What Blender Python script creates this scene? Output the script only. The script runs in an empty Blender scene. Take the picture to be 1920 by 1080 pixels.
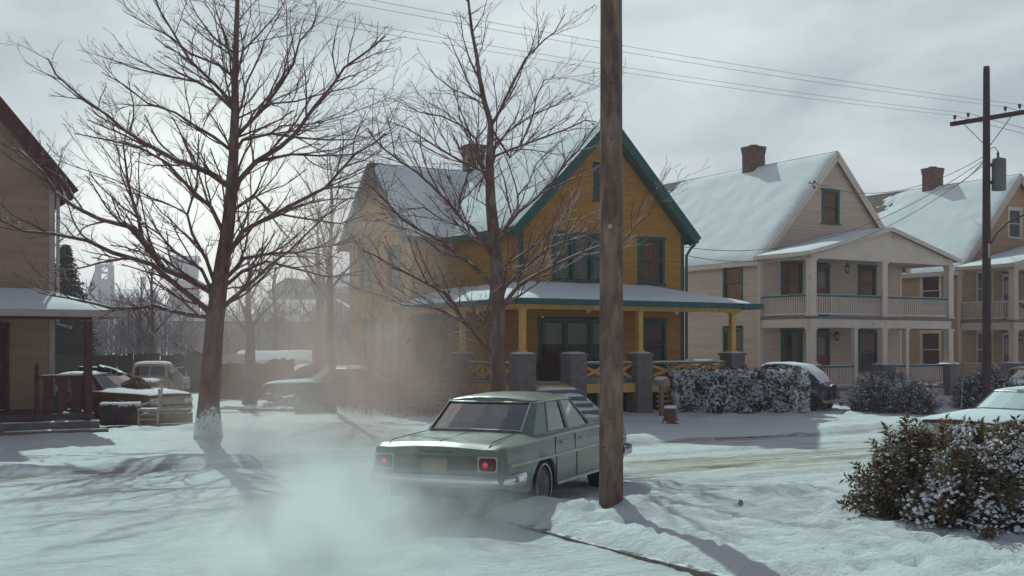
import bpy, math, random
from mathutils import Vector as V3, noise as NZ, Matrix

# ------------------------------------------------------------------ scene, camera, sky, sun
SC = bpy.context.scene
COL = SC.collection
R = math.radians
cam_d = bpy.data.cameras.new("camera")
cam_d.sensor_width = 36.0
cam_d.lens = 40.3
cam_d.shift_y = 0.0573
cam_d.clip_start = 0.05
cam_d.clip_end = 4000
cam = bpy.data.objects.new("camera", cam_d)
cam.location = (0, 0, 2.15)
cam.rotation_euler = (R(90), 0, 0)
COL.objects.link(cam)
SC.camera = cam

SUN_AZ, SUN_EL = -15.0, 37.0
world = bpy.data.worlds.new("World")
SC.world = world
world.use_nodes = True
wt = world.node_tree
for n in list(wt.nodes):
    wt.nodes.remove(n)
def wn(t, **kw):
    n = wt.nodes.new(t)
    for k, v in kw.items():
        setattr(n, k, v)
    return n
w_out = wn('ShaderNodeOutputWorld')
w_bg = wn('ShaderNodeBackground')
w_bg.inputs['Strength'].default_value = 0.1
w_sky = wn('ShaderNodeTexSky', sky_type='NISHITA', sun_disc=False)
w_sky.sun_elevation = R(SUN_EL)
w_sky.sun_rotation = R(SUN_AZ)
w_sky.air_density = 1.0
w_sky.dust_density = 2.0
w_tc = wn('ShaderNodeTexCoord')
w_map = wn('ShaderNodeMapping')
w_map.inputs['Scale'].default_value = (1.0, 1.0, 2.6)
w_n1 = wn('ShaderNodeTexNoise')
w_n1.inputs['Scale'].default_value = 2.6
w_n1.inputs['Detail'].default_value = 7
w_n1.inputs['Roughness'].default_value = 0.52
w_n1.inputs['Distortion'].default_value = 0.35
w_r1 = wn('ShaderNodeValToRGB')
w_r1.color_ramp.elements[0].position = 0.39
w_r1.color_ramp.elements[0].color = (5.8, 7.4, 8.1, 1)
w_r1.color_ramp.elements[1].position = 0.63
w_r1.color_ramp.elements[1].color = (11.8, 13.5, 13.7, 1)
w_n2 = wn('ShaderNodeTexNoise')
w_n2.inputs['Scale'].default_value = 1.7
w_n2.inputs['Detail'].default_value = 5
w_r2 = wn('ShaderNodeMapRange')
w_r2.inputs['From Min'].default_value = 0.35
w_r2.inputs['From Max'].default_value = 0.62
w_r2.inputs['To Min'].default_value = 0.72
w_r2.inputs['To Max'].default_value = 0.97
w_mix = wn('ShaderNodeMix', data_type='RGBA')
# the thinner, brighter cloud round the low veiled light
w_dot = wn('ShaderNodeVectorMath', operation='DOT_PRODUCT')
gd = V3((-0.27, 1.0, 0.115)).normalized()
w_dot.inputs[1].default_value = gd
w_glow = wn('ShaderNodeMapRange', interpolation_type='SMOOTHERSTEP')
w_glow.inputs['From Min'].default_value = 0.989
w_glow.inputs['From Max'].default_value = 1.0
w_add = wn('ShaderNodeMix', data_type='RGBA', blend_type='ADD')
w_add.inputs['B'].default_value = (8.0, 8.0, 6.2, 1)
L = wt.links.new
L(w_tc.outputs['Generated'], w_map.inputs['Vector'])
L(w_map.outputs['Vector'], w_n1.inputs['Vector'])
L(w_map.outputs['Vector'], w_n2.inputs['Vector'])
L(w_n1.outputs['Fac'], w_r1.inputs['Fac'])
L(w_n2.outputs['Fac'], w_r2.inputs['Value'])
# the cloud sheet thins out overhead, where the sun shines through clear air
w_sep = wn('ShaderNodeSeparateXYZ')
L(w_tc.outputs['Generated'], w_sep.inputs[0])
w_el = wn('ShaderNodeMapRange', interpolation_type='SMOOTHSTEP')
w_el.inputs['From Min'].default_value = 0.26
w_el.inputs['From Max'].default_value = 0.56
w_el.inputs['To Min'].default_value = 1.0
w_el.inputs['To Max'].default_value = 0.06
L(w_sep.outputs['Z'], w_el.inputs['Value'])
w_mul = wn('ShaderNodeMath', operation='MULTIPLY')
L(w_r2.outputs['Result'], w_mul.inputs[0])
L(w_el.outputs['Result'], w_mul.inputs[1])
L(w_mul.outputs[0], w_mix.inputs['Factor'])
L(w_sky.outputs['Color'], w_mix.inputs['A'])
L(w_r1.outputs['Color'], w_mix.inputs['B'])
L(w_tc.outputs['Generated'], w_dot.inputs[0])
L(w_dot.outputs['Value'], w_glow.inputs['Value'])
L(w_glow.outputs['Result'], w_add.inputs['Factor'])
L(w_mix.outputs['Result'], w_add.inputs['A'])
L(w_add.outputs['Result'], w_bg.inputs['Color'])
L(w_bg.outputs['Background'], w_out.inputs['Surface'])

sun_d = bpy.data.lights.new("sun", 'SUN')
sun_d.energy = 5.0
sun_d.angle = R(0.55)
sun_d.color = (0.73, 1.0, 0.92)
sun = bpy.data.objects.new("sun", sun_d)
a, e = R(SUN_AZ), R(SUN_EL)
to_sun = V3((math.sin(a)*math.cos(e), math.cos(a)*math.cos(e), math.sin(e)))
sun.rotation_euler = (-to_sun).to_track_quat('-Z', 'Y').to_euler()
sun.location = (-20, 60, 50)
COL.objects.link(sun)

vs = SC.view_settings
vs.view_transform = 'Standard'
vs.look = 'None'
vs.exposure = -0.72
vs.gamma = 1.0
vs.use_curve_mapping = False
SC.render.film_transparent = False
cy = SC.cycles
cy.use_denoising = True
cy.max_bounces = 6
cy.diffuse_bounces = 3
cy.glossy_bounces = 3
cy.transmission_bounces = 4
cy.transparent_max_bounces = 10
cy.volume_bounces = 3
cy.volume_step_rate = 1.0
cy.volume_max_steps = 96
cy.sample_clamp_indirect = 6.0

# ------------------------------------------------------------------ street grid: u along the street, v across it
TH = R(31.0)
CU, SU = math.cos(TH), math.sin(TH)
def uv(x, y): return (x*CU + y*SU, -x*SU + y*CU)
def xy(u, v): return (u*CU - v*SU, u*SU + v*CU)
F = 2150.0
def at(px, py, Y):          # the place seen at a pixel of the photograph, at distance Y
    return V3(((px-960)/F*Y, Y, 2.15 - (py-650)/F*Y))
def gx(px, Y): return (px-960)/F*Y

# ------------------------------------------------------------------ object helpers
def tag(o, label=None, cat=None, group=None, kind=None):
    if label: o['label'] = label
    if cat: o['category'] = cat
    if group: o['group'] = group
    if kind: o['kind'] = kind
    return o
def thing(name, label, cat, loc=(0, 0, 0), rz=0.0, group=None, parent=None):
    o = bpy.data.objects.new(name, None)
    o.empty_display_size = 0.2
    COL.objects.link(o)
    o.location = loc
    o.rotation_euler = (0, 0, rz)
    return tag(o, label, cat, group)
def inst(src, parent=None, loc=None, rot=None, scale=None):
    o = src.copy()
    COL.objects.link(o)
    if parent is not None: o.parent = parent
    if loc is not None: o.location = loc
    if rot is not None: o.rotation_euler = rot
    if scale is not None: o.scale = scale
    return o
def kids(o): return [c for c in SC.objects if c.parent is o]
def copy_tree(o, parent=None):
    c = o.copy()
    COL.objects.link(c)
    if parent is not None: c.parent = parent
    for ch in kids(o): copy_tree(ch, c)
    return c

class MB:
    def __init__(s): s.v = []; s.f = []
    def add(s, vs, fs):
        b = len(s.v)
        s.v += [tuple(p) for p in vs]
        s.f += [tuple(b+i for i in f) for f in fs]
        return s
    def hexa(s, p):          # 8 points: bottom ring 0-3, top ring 4-7
        return s.add(p, [(3,2,1,0),(4,5,6,7),(0,1,5,4),(1,2,6,5),(2,3,7,6),(3,0,4,7)])
    def box(s, x0, x1, y0, y1, z0, z1):
        return s.hexa([(x0,y0,z0),(x1,y0,z0),(x1,y1,z0),(x0,y1,z0),(x0,y0,z1),(x1,y0,z1),(x1,y1,z1),(x0,y1,z1)])
    def cbox(s, c, sx, sy, sz): return s.box(c[0]-sx/2, c[0]+sx/2, c[1]-sy/2, c[1]+sy/2, c[2]-sz/2, c[2]+sz/2)
    def pbox(s, o, d, n, x0, x1, z0, z1, y0, y1):   # box in a wall's own frame: x along d, y out along n, z up
        o, d, n = V3(o), V3(d), V3(n)
        P = lambda x, y, z: o + d*x + n*y + V3((0,0,z))
        return s.hexa([P(x0,y0,z0),P(x1,y0,z0),P(x1,y1,z0),P(x0,y1,z0),P(x0,y0,z1),P(x1,y0,z1),P(x1,y1,z1),P(x0,y1,z1)])
    def beam(s, p, q, w, h, up=(0,0,1)):
        p, q = V3(p), V3(q)
        d = (q-p).normalized()
        up = V3(up)
        if abs(d.dot(up)) > .98: up = V3((0,1,0))
        sd = d.cross(up).normalized()*(w/2)
        u = sd.cross(d).normalized()*(h/2)
        return s.hexa([p-sd-u,p+sd-u,q+sd-u,q-sd-u,p-sd+u,p+sd+u,q+sd+u,q-sd+u])
    def tube(s, pts, rad, n=6, cap=True, sq=None):
        pts = [V3(p) for p in pts]
        if not hasattr(rad, '__len__'): rad = [rad]*len(pts)
        b = len(s.v)
        nx = None
        for i, p in enumerate(pts):
            d = (pts[min(i+1, len(pts)-1)] - pts[max(i-1, 0)])
            d = d.normalized() if d.length > 1e-9 else V3((0,0,1))
            if nx is None:
                nx = d.cross(V3((.31,.2,.93)))
                if nx.length < .1: nx = d.cross(V3((1,0,0)))
                nx.normalize()
            else:
                nx = (nx - d*nx.dot(d))
                nx = nx.normalized() if nx.length > 1e-6 else d.cross(V3((1,0,.1))).normalized()
            ny = d.cross(nx)
            for k in range(n):
                a = 2*math.pi*k/n
                q = p + (nx*math.cos(a) + ny*math.sin(a))*rad[i]
                s.v.append((q.x, q.y, q.z))
        for i in range(len(pts)-1):
            for k in range(n):
                k2 = (k+1) % n
                s.f.append((b+i*n+k, b+i*n+k2, b+(i+1)*n+k2, b+(i+1)*n+k))
        if cap:
            s.f.append(tuple(b+k for k in range(n-1, -1, -1)))
            e = b+(len(pts)-1)*n
            s.f.append(tuple(e+k for k in range(n)))
        return s
    def lathe(s, prof, c=(0,0,0), axis='z', n=16, cap=True):
        c = V3(c)
        b = len(s.v)
        for r, h in prof:
            for k in range(n):
                a = 2*math.pi*k/n
                x, y = r*math.cos(a), r*math.sin(a)
                p = {'z': V3((x,y,h)), 'y': V3((x,h,y)), 'x': V3((h,x,y))}[axis] + c
                s.v.append(tuple(p))
        flip = axis == 'y'
        for i in range(len(prof)-1):
            for k in range(n):
                k2 = (k+1) % n
                q = (b+i*n+k, b+i*n+k2, b+(i+1)*n+k2, b+(i+1)*n+k)
                s.f.append(q[::-1] if flip else q)
        for i, rev in ((0, True), (len(prof)-1, False)) if cap else ():
            if prof[i][0] > 1e-4:
                q = [b+i*n+k for k in range(n)]
                if rev != flip: q.reverse()
                s.f.append(tuple(q))
        return s
    def slab(s, q, t):        # a sloped plate of thickness t below the quad q (seen anticlockwise from above)
        q = [V3(p) for p in q]
        nrm = (q[1]-q[0]).cross(q[3]-q[0])
        if nrm.length < 1e-6: nrm = (q[2]-q[1]).cross(q[3]-q[1])
        nrm.normalize()
        return s.hexa([p-nrm*t for p in q] + q)
    def grid(s, fn, nu, nv, close_u=False):
        b = len(s.v)
        for j in range(nv+1):
            for i in range(nu + (0 if close_u else 1)):
                s.v.append(tuple(fn(i/nu, j/nv)))
        w = nu if close_u else nu+1
        for j in range(nv):
            for i in range(nu):
                i2 = (i+1) % w if close_u else i+1
                s.f.append((b+j*w+i, b+j*w+i2, b+(j+1)*w+i2, b+(j+1)*w+i))
        return s
    def snow(s, q, t, nu, nv, seed=0.0, rough=.35, drop=.10):   # a lumpy snow layer on the quad q: q0-q1 is the lower edge
        q = [V3(p) for p in q]
        nrm = (q[1]-q[0]).cross(q[3]-q[0])
        if nrm.length < 1e-6: nrm = (q[2]-q[1]).cross(q[3]-q[1])
        nrm.normalize()
        def fn(a, b):
            p = (q[0]*(1-a)+q[1]*a)*(1-b) + (q[3]*(1-a)+q[2]*a)*b
            ed = min(1.0, min(a, 1-a)*nu*.75, min(b, 1-b)*nv*.75)
            k = t*(1+rough*NZ.noise(p*1.3+V3((seed,0,0)))+rough*.5*NZ.noise(p*4.1+V3((0,seed,0))))
            if b == 0: p = p + (q[0]-q[3]).normalized()*(.03*NZ.noise(p*2.3+V3((seed,3,1))))
            return p + nrm*(-.01 + (k+.01)*math.sqrt(max(0, ed)))
        return s.grid(fn, nu, nv)
    def loft(s, secs, n=16):   # secs: (x, yc, half width, z bottom, z top, exponent)
        b = len(s.v)
        for (x, yc, hw, zb, zt, e) in secs:
            for k in range(n):
                a = 2*math.pi*(k+.5)/n
                ca, sa = math.cos(a), math.sin(a)
                y = math.copysign(abs(ca)**(2/e), ca)*hw
                z = math.copysign(abs(sa)**(2/e), sa)*(zt-zb)/2
                s.v.append((x, yc+y, (zb+zt)/2+z))
        for i in range(len(secs)-1):
            for k in range(n):
                k2 = (k+1) % n
                s.f.append((b+i*n+k, b+i*n+k2, b+(i+1)*n+k2, b+(i+1)*n+k))
        s.f.append(tuple(b+k for k in range(n-1, -1, -1)))
        e0 = b+(len(secs)-1)*n
        s.f.append(tuple(e0+k for k in range(n)))
        return s
    def build(s, name, m, parent=None, smooth=False, kind=None, ang=40):
        me = bpy.data.meshes.new(name)
        me.from_pydata(s.v, [], s.f)
        me.materials.append(m)
        if smooth:
            for p in me.polygons: p.use_smooth = True
            if smooth != 'all':
                try: me.set_sharp_from_angle(angle=R(ang))
                except Exception: pass
        me.update()
        o = bpy.data.objects.new(name, me)
        COL.objects.link(o)
        if parent is not None: o.parent = parent
        if kind: o['kind'] = kind
        return o

# ------------------------------------------------------------------ materials
MATS = {}
def mat(name, col, rough=.7, var=.18, scale=3.0, bump=.0, bscale=None, metal=0.0, snow=None, snow_col=(.79,.78,.81), coat=0.0,
        stretch=(1,1,1), dirt=None, dirt_col=(.1,.08,.06), spec=.3, emit=None, estr=0.0, detail=5, col2=None, world_sp=False, transl=0.0, salt=None):
    if name in MATS: return MATS[name]
    m = bpy.data.materials.new(name)
    m.use_nodes = True
    t = m.node_tree
    N = t.nodes
    b = N['Principled BSDF']
    lk = t.links.new
    def new(ty, **kw):
        n = N.new(ty)
        for k, v in kw.items(): setattr(n, k, v)
        return n
    tc = new('ShaderNodeTexCoord')
    if world_sp:
        ge0 = new('ShaderNodeNewGeometry'); vec = ge0.outputs['Position']
    else: vec = tc.outputs['Object']
    mp = new('ShaderNodeMapping')
    mp.inputs['Scale'].default_value = stretch
    lk(vec, mp.inputs['Vector'])
    n1 = new('ShaderNodeTexNoise')
    n1.inputs['Scale'].default_value = scale
    n1.inputs['Detail'].default_value = detail
    n1.inputs['Roughness'].default_value = .6
    lk(mp.outputs['Vector'], n1.inputs['Vector'])
    rp = new('ShaderNodeValToRGB')
    c2 = col2 or tuple(min(1, c*(1+var)) for c in col)
    c1 = tuple(c*(1-var) for c in col)
    rp.color_ramp.elements[0].position = .32
    rp.color_ramp.elements[1].position = .68
    rp.color_ramp.elements[0].color = (*c1, 1)
    rp.color_ramp.elements[1].color = (*c2, 1)
    lk(n1.outputs['Fac'], rp.inputs['Fac'])
    cout = rp.outputs['Color']
    if dirt:
        n3 = new('ShaderNodeTexNoise')
        n3.inputs['Scale'].default_value = scale*.45
        n3.inputs['Detail'].default_value = 8
        n3.inputs['Roughness'].default_value = .7
        lk(mp.outputs['Vector'], n3.inputs['Vector'])
        r3 = new('ShaderNodeMapRange')
        r3.inputs['From Min'].default_value = .62-dirt*.3
        r3.inputs['From Max'].default_value = .74-dirt*.2
        lk(n3.outputs['Fac'], r3.inputs['Value'])
        mx = new('ShaderNodeMix', data_type='RGBA')
        mx.inputs['B'].default_value = (*dirt_col, 1)
        lk(r3.outputs['Result'], mx.inputs['Factor'])
        lk(cout, mx.inputs['A'])
        cout = mx.outputs['Result']
    if salt:      # road salt splashed over the sills
        sz = new('ShaderNodeSeparateXYZ'); lk(tc.outputs['Object'], sz.inputs[0])
        ns = new('ShaderNodeTexNoise'); ns.inputs['Scale'].default_value = 5.0; ns.inputs['Detail'].default_value = 9; ns.inputs['Roughness'].default_value = .72
        lk(tc.outputs['Object'], ns.inputs['Vector'])
        hz = new('ShaderNodeMath', operation='MULTIPLY_ADD'); hz.inputs[1].default_value = .9; hz.inputs[2].default_value = -.45
        lk(ns.outputs['Fac'], hz.inputs[0])
        sb = new('ShaderNodeMath', operation='SUBTRACT'); lk(sz.outputs['Z'], sb.inputs[0]); lk(hz.outputs[0], sb.inputs[1])
        ms_ = new('ShaderNodeMapRange'); ms_.inputs['From Min'].default_value = salt; ms_.inputs['From Max'].default_value = salt-.32
        ms_.inputs['To Max'].default_value = .75
        lk(sb.outputs[0], ms_.inputs['Value'])
        mxs = new('ShaderNodeMix', data_type='RGBA'); mxs.inputs['B'].default_value = (.25, .225, .205, 1)
        lk(ms_.outputs['Result'], mxs.inputs['Factor']); lk(cout, mxs.inputs['A']); cout = mxs.outputs['Result']
    b.inputs['Roughness'].default_value = rough
    b.inputs['Metallic'].default_value = metal
    b.inputs['Specular IOR Level'].default_value = spec
    b.inputs['Coat Weight'].default_value = coat
    b.inputs['Coat Roughness'].default_value = .08
    if snow is not None:
        ge = new('ShaderNodeNewGeometry')
        sx = new('ShaderNodeSeparateXYZ')
        lk(ge.outputs['Normal'], sx.inputs[0])
        n4 = new('ShaderNodeTexNoise')
        n4.inputs['Scale'].default_value = 9.0 if scale < 20 else scale
        n4.inputs['Detail'].default_value = 4
        lk(vec, n4.inputs['Vector'])
        ad = new('ShaderNodeMath', operation='MULTIPLY_ADD')
        ad.inputs[1].default_value = .8
        ad.inputs[2].default_value = -.4
        lk(n4.outputs['Fac'], ad.inputs[0])
        a2 = new('ShaderNodeMath', operation='ADD')
        lk(ad.outputs[0], a2.inputs[0]); lk(sx.outputs['Z'], a2.inputs[1])
        r4 = new('ShaderNodeMapRange')
        r4.inputs['From Min'].default_value = snow-.07
        r4.inputs['From Max'].default_value = snow+.07
        lk(a2.outputs[0], r4.inputs['Value'])
        mx2 = new('ShaderNodeMix', data_type='RGBA')
        mx2.inputs['B'].default_value = (*snow_col, 1)
        lk(r4.outputs['Result'], mx2.inputs['Factor'])
        lk(cout, mx2.inputs['A'])
        cout = mx2.outputs['Result']
        mr = new('ShaderNodeMapRange')
        mr.inputs['To Min'].default_value = rough; mr.inputs['To Max'].default_value = .9
        lk(r4.outputs['Result'], mr.inputs['Value'])
        lk(mr.outputs['Result'], b.inputs['Roughness'])
        if coat or metal:
            mc = new('ShaderNodeMapRange')
            mc.inputs['To Min'].default_value = 1; mc.inputs['To Max'].default_value = 0
            lk(r4.outputs['Result'], mc.inputs['Value'])
            for k_, v_ in (('Coat Weight', coat), ('Metallic', metal)):
                if v_:
                    mm = new('ShaderNodeMath', operation='MULTIPLY'); mm.inputs[1].default_value = v_
                    lk(mc.outputs['Result'], mm.inputs[0]); lk(mm.outputs[0], b.inputs[k_])
    lk(cout, b.inputs['Base Color'])
    if bump:
        bp = new('ShaderNodeBump')
        bp.inputs['Strength'].default_value = bump
        bp.inputs['Distance'].default_value = .03
        n2 = new('ShaderNodeTexNoise')
        n2.inputs['Scale'].default_value = bscale or scale*4
        n2.inputs['Detail'].default_value = 6
        lk(mp.outputs['Vector'], n2.inputs['Vector'])
        lk(n2.outputs['Fac'], bp.inputs['Height'])
        lk(bp.outputs['Normal'], b.inputs['Normal'])
    if emit:
        b.inputs['Emission Color'].default_value = (*emit, 1)
        b.inputs['Emission Strength'].default_value = estr
    if transl:
        tl = new('ShaderNodeBsdfTranslucent')
        lk(cout, tl.inputs['Color'])
        ms = new('ShaderNodeMixShader'); ms.inputs[0].default_value = transl
        lk(b.outputs[0], ms.inputs[1]); lk(tl.outputs[0], ms.inputs[2])
        lk(ms.outputs[0], N['Material Output'].inputs['Surface'])
    MATS[name] = m
    return m
def glass(name, tint=(.75,.8,.78), refl=.03, rough=.02, fk=.75):
    if name in MATS: return MATS[name]
    m = bpy.data.materials.new(name)
    m.use_nodes = True
    t = m.node_tree
    N = t.nodes
    N.remove(N['Principled BSDF'])
    out = N['Material Output']
    tr = N.new('ShaderNodeBsdfTransparent'); tr.inputs[0].default_value = (*tint, 1)
    gl = N.new('ShaderNodeBsdfGlossy'); gl.inputs['Roughness'].default_value = rough
    fr = N.new('ShaderNodeFresnel'); fr.inputs[0].default_value = 1.5
    ma = N.new('ShaderNodeMath'); ma.operation = 'MULTIPLY_ADD'; ma.inputs[1].default_value = fk; ma.inputs[2].default_value = refl
    mx = N.new('ShaderNodeMixShader')
    l = t.links.new
    l(fr.outputs[0], ma.inputs[0]); l(ma.outputs[0], mx.inputs[0])
    l(tr.outputs[0], mx.inputs[1]); l(gl.outputs[0], mx.inputs[2]); l(mx.outputs[0], out.inputs[0])
    MATS[name] = m
    return m

SNOW_C = (.78, .785, .795)
M_snow = mat('snow', SNOW_C, .85, .05, 1.6, .35, 9, spec=.2)
M_snowf = mat('fluffy_snow', (.77, .76, .80), .9, .06, 6, .5, 22, spec=.15)
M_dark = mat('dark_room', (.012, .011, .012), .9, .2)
M_black = mat('black_paint', (.012, .012, .013), .5, .2)
M_iron = mat('dark_iron', (.03, .027, .027), .55, .3, 6, .2, metal=.5)
M_pane = glass('window_glass', (.62, .66, .64), .01, .02, .30)
M_shingle = mat('old_shingle', (.14, .10, .085), .9, .3, 6, .6, 30)
M_brick = mat('chimney_brick', (.165, .088, .070), .88, .35, 7, .5, 40, dirt=.4, dirt_col=(.10, .05, .045), snow=.93)
M_mortar = mat('mortar', (.20, .165, .15), .95, .2, 20)
M_block = mat('concrete_block', (.165, .135, .138), .92, .2, 5, .5, 40, dirt=.25, dirt_col=(.11, .10, .11), snow=.8)
M_timber = mat('weathered_wood', (.20, .15, .11), .85, .3, 5, .3, 30, stretch=(1, 1, 1), snow=.8)
# ------------------------------------------------------------------ the ground: one height field in street coordinates, cut into road and ground
NEAR_V, FAR_V, SIDE_U = 12.55, 20.35, 7.15
def sm(a, b, x):
    t = max(0.0, min(1.0, (x-a)/(b-a)))
    return t*t*(3-2*t)
POLE_XY = (1.222, 14.12)
def fbm(x, y, sc, oc=3, seed=0.0):
    s, am, tot = 0.0, 1.0, 0.0
    for k in range(oc):
        s += am*NZ.noise(V3((x*sc*2**k+seed, y*sc*2**k-seed, seed*.37)))
        tot += am; am *= .5
    return s/tot
def is_road(u, v):
    if NEAR_V < v < FAR_V: return True
    return -6.5 < u < SIDE_U and v <= NEAR_V
def height(u, v):
    x, y = xy(u, v)
    d = math.hypot(x, y-16)
    n1 = fbm(u, v, .45, 3, 3.1)
    n2 = fbm(u, v, 2.3, 3, 9.7)
    fade = 1.0 - sm(60, 120, d)
    near = sm(NEAR_V+.12, NEAR_V-.12, v)*sm(SIDE_U-.12, SIDE_U+.12, u)
    near = max(near, sm(NEAR_V+.12, NEAR_V-.12, v)*sm(-6.4, -6.65, u))
    far = sm(FAR_V-.22, FAR_V+.30, v + .16*n1)
    z = 0.0
    rough = .026*n2 + .018*fbm(u, v, 5.2, 2, 13.0)*(1-sm(24, 30, d+0))
    # packed ruts in the street
    if NEAR_V < v < FAR_V:
        ph = v*1.0 + .35*n1
        for c in (14.15, 15.6, 16.75, 18.1):
            z -= .055*math.exp(-((ph-c)/.14)**2)*sm(4, 10, u)
            z += .022*math.exp(-((ph-c-.32)/.14)**2)*sm(4, 10, u)
    if near:
        bank = .17*math.exp(-((v-NEAR_V+.45)/.40)**2) + .12*math.exp(-((u-SIDE_U-.5)/.4)**2)
        z += near*(.10 + bank*(.55+.7*n1) + .06*n1 + .050*n2 + .030*fbm(u, v, 6.1, 2, 33.0))
        foot = fbm(u, v, 4.2, 2, 21.0)
        z -= near*.085*sm(.10, .32, foot)*(1-math.exp(-((v-NEAR_V)/.6)**2))
    if far:
        bank = .12*math.exp(-((v-FAR_V-.5)/.38)**2)
        z += far*(.11 + bank*(.5+.8*n1) + .05*n1 + .028*n2 + .10*sm(22, 27, v))
        z += far*.10*sm(.1, .5, fbm(u, v, .9, 3, 41.0))*sm(22, 26, v)
    pd = math.hypot(x-POLE_XY[0], y-POLE_XY[1])
    z += .15*math.exp(-(pd/.75)**2)*(1+.45*n2*1.5+.3*n1)
    z += rough*(1-near*.5)
    return z*fade + .0
def ground_z(x, y): return height(*uv(x, y))
def axis(lo, hi, st, far_lo, far_hi, g=1.22):
    a = [lo + st*i for i in range(int((hi-lo)/st)+1)]
    s, p = st, a[0]; pre = []
    while p > far_lo:
        s *= g; p -= s; pre.append(p)
    s, p = st, a[-1]; post = []
    while p < far_hi:
        s *= g; p += s; post.append(p)
    return pre[::-1] + a + post
def build_ground():
    us = axis(-13, 33, .15, -900, 900)
    vs_ = axis(4.5, 27.5, .125, -900, 900)
    hv = [[height(u, v) for u in us] for v in vs_]
    for name, want, m in (('road', True, M_road), ('ground', False, M_lawn)):
        idx, vv, ff = {}, [], []
        def gi(i, j):
            k = (i, j)
            if k not in idx:
                idx[k] = len(vv)
                x, y = us[i], vs_[j]
                vv.append((x, y, hv[j][i]))
            return idx[k]
        for j in range(len(vs_)-1):
            vc = (vs_[j]+vs_[j+1])/2
            for i in range(len(us)-1):
                uc = (us[i]+us[i+1])/2
                rd = is_road(uc, vc) and abs(uc) < 300
                if rd == want:
                    ff.append((gi(i, j), gi(i+1, j), gi(i+1, j+1), gi(i, j+1)))
        me = bpy.data.meshes.new(name)
        me.from_pydata(vv, [], ff)
        me.materials.append(m)
        for p in me.polygons: p.use_smooth = True
        o = bpy.data.objects.new(name, me)
        o.rotation_euler = (0, 0, TH)
        COL.objects.link(o)
        o['kind'] = 'structure'
        tag(o, {'road': 'snow covered street with brownish tyre tracks crossing in front of the houses',
                'ground': 'snowy yards and verges on both sides of the street'}[name])
def snow_ground_mat(name, road):
    m = bpy.data.materials.new(name)
    m.use_nodes = True
    t = m.node_tree; N = t.nodes; l = t.links.new
    b = N['Principled BSDF']
    b.inputs['Roughness'].default_value = .82
    b.inputs['Specular IOR Level'].default_value = .25
    def new(ty, **kw):
        n = N.new(ty)
        for k, v in kw.items(): setattr(n, k, v)
        return n
    def noise(sc, stretch=(1,1,1), det=6, ro=.6):
        mp = new('ShaderNodeMapping'); mp.inputs['Scale'].default_value = stretch
        l(tc.outputs['Object'], mp.inputs['Vector'])
        n = new('ShaderNodeTexNoise')
        n.inputs['Scale'].default_value = sc; n.inputs['Detail'].default_value = det; n.inputs['Roughness'].default_value = ro
        l(mp.outputs['Vector'], n.inputs['Vector'])
        return n
    tc = new('ShaderNodeTexCoord')
    n1 = noise(.9)
    rp = new('ShaderNodeValToRGB')
    rp.color_ramp.elements[0].position = .3; rp.color_ramp.elements[1].position = .7
    rp.color_ramp.elements[0].color = (.67, .685, .695, 1) if road else (.72, .73, .74, 1)
    rp.color_ramp.elements[1].color = (.77, .775, .78, 1) if road else (.81, .81, .82, 1)
    l(n1.outputs['Fac'], rp.inputs['Fac'])
    cur = rp.outputs['Color']
    def over(fac, col, k=1.0):
        nonlocal cur
        mx = new('ShaderNodeMix', data_type='RGBA')
        mx.inputs['B'].default_value = (*col, 1)
        mu = new('ShaderNodeMath', operation='MULTIPLY'); mu.inputs[1].default_value = k
        l(fac, mu.inputs[0]); l(mu.outputs[0], mx.inputs['Factor'])
        l(cur, mx.inputs['A']); cur = mx.outputs['Result']
    def rng(src, a, c):
        r = new('ShaderNodeMapRange', interpolation_type='SMOOTHSTEP')
        r.inputs['From Min'].default_value = a; r.inputs['From Max'].default_value = c
        l(src, r.inputs['Value']); return r.outputs['Result']
    def mul(a, c):
        q = new('ShaderNodeMath', operation='MULTIPLY'); l(a, q.inputs[0]); l(c, q.inputs[1]); return q.outputs[0]
    if road:
        sx = new('ShaderNodeSeparateXYZ'); l(tc.outputs['Object'], sx.inputs[0])
        streak = noise(1.5, (.16, 2.6, 1), 8, .62)
        band = mul(rng(sx.outputs['Y'], 14.2, 15.4), rng(sx.outputs['Y'], 18.4, 16.8))
        band = mul(band, rng(sx.outputs['X'], 9.5, 12.5))
        over(mul(band, rng(streak.outputs['Fac'], .38, .66)), (.42, .31, .18), .95)
        over(mul(band, rng(streak.outputs['Fac'], .57, .72)), (.22, .15, .085), .9)
        st2 = noise(1.1, (.3, 1.9, 1), 8, .66)
        over(rng(st2.outputs['Fac'], .52, .72), (.42, .38, .35), .75)
        edge = mul(rng(sx.outputs['Y'], 19.55, 19.95), rng(sx.outputs['Y'], 20.75, 20.25))
        e2 = noise(1.3, (.7, 1.4, 1), 8, .7)
        over(mul(edge, rng(e2.outputs['Fac'], .34, .58)), (.40, .31, .32), .8)
        # bare gritty patches of the side street, low in the picture
        p2 = noise(.8, (1.3, .55, 1), 8, .68)
        lowv = rng(sx.outputs['Y'], 13.0, 8.5)
        over(mul(mul(lowv, rng(sx.outputs['X'], 6.5, 2.0)), rng(p2.outputs['Fac'], .50, .64)), (.30, .21, .15), .7)
    else:
        s2 = noise(6, (1, 1, 1), 6, .7)
        over(rng(s2.outputs['Fac'], .66, .74), (.30, .26, .23), .45)
    l(cur, b.inputs['Base Color'])
    bp = new('ShaderNodeBump'); bp.inputs['Strength'].default_value = 1.0; bp.inputs['Distance'].default_value = .06
    nb = noise(8.5, (1, 1, 1), 10, .70)
    l(nb.outputs['Fac'], bp.inputs['Height']); l(bp.outputs['Normal'], b.inputs['Normal'])
    return m
M_road = snow_ground_mat('packed_snow', True)
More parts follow.
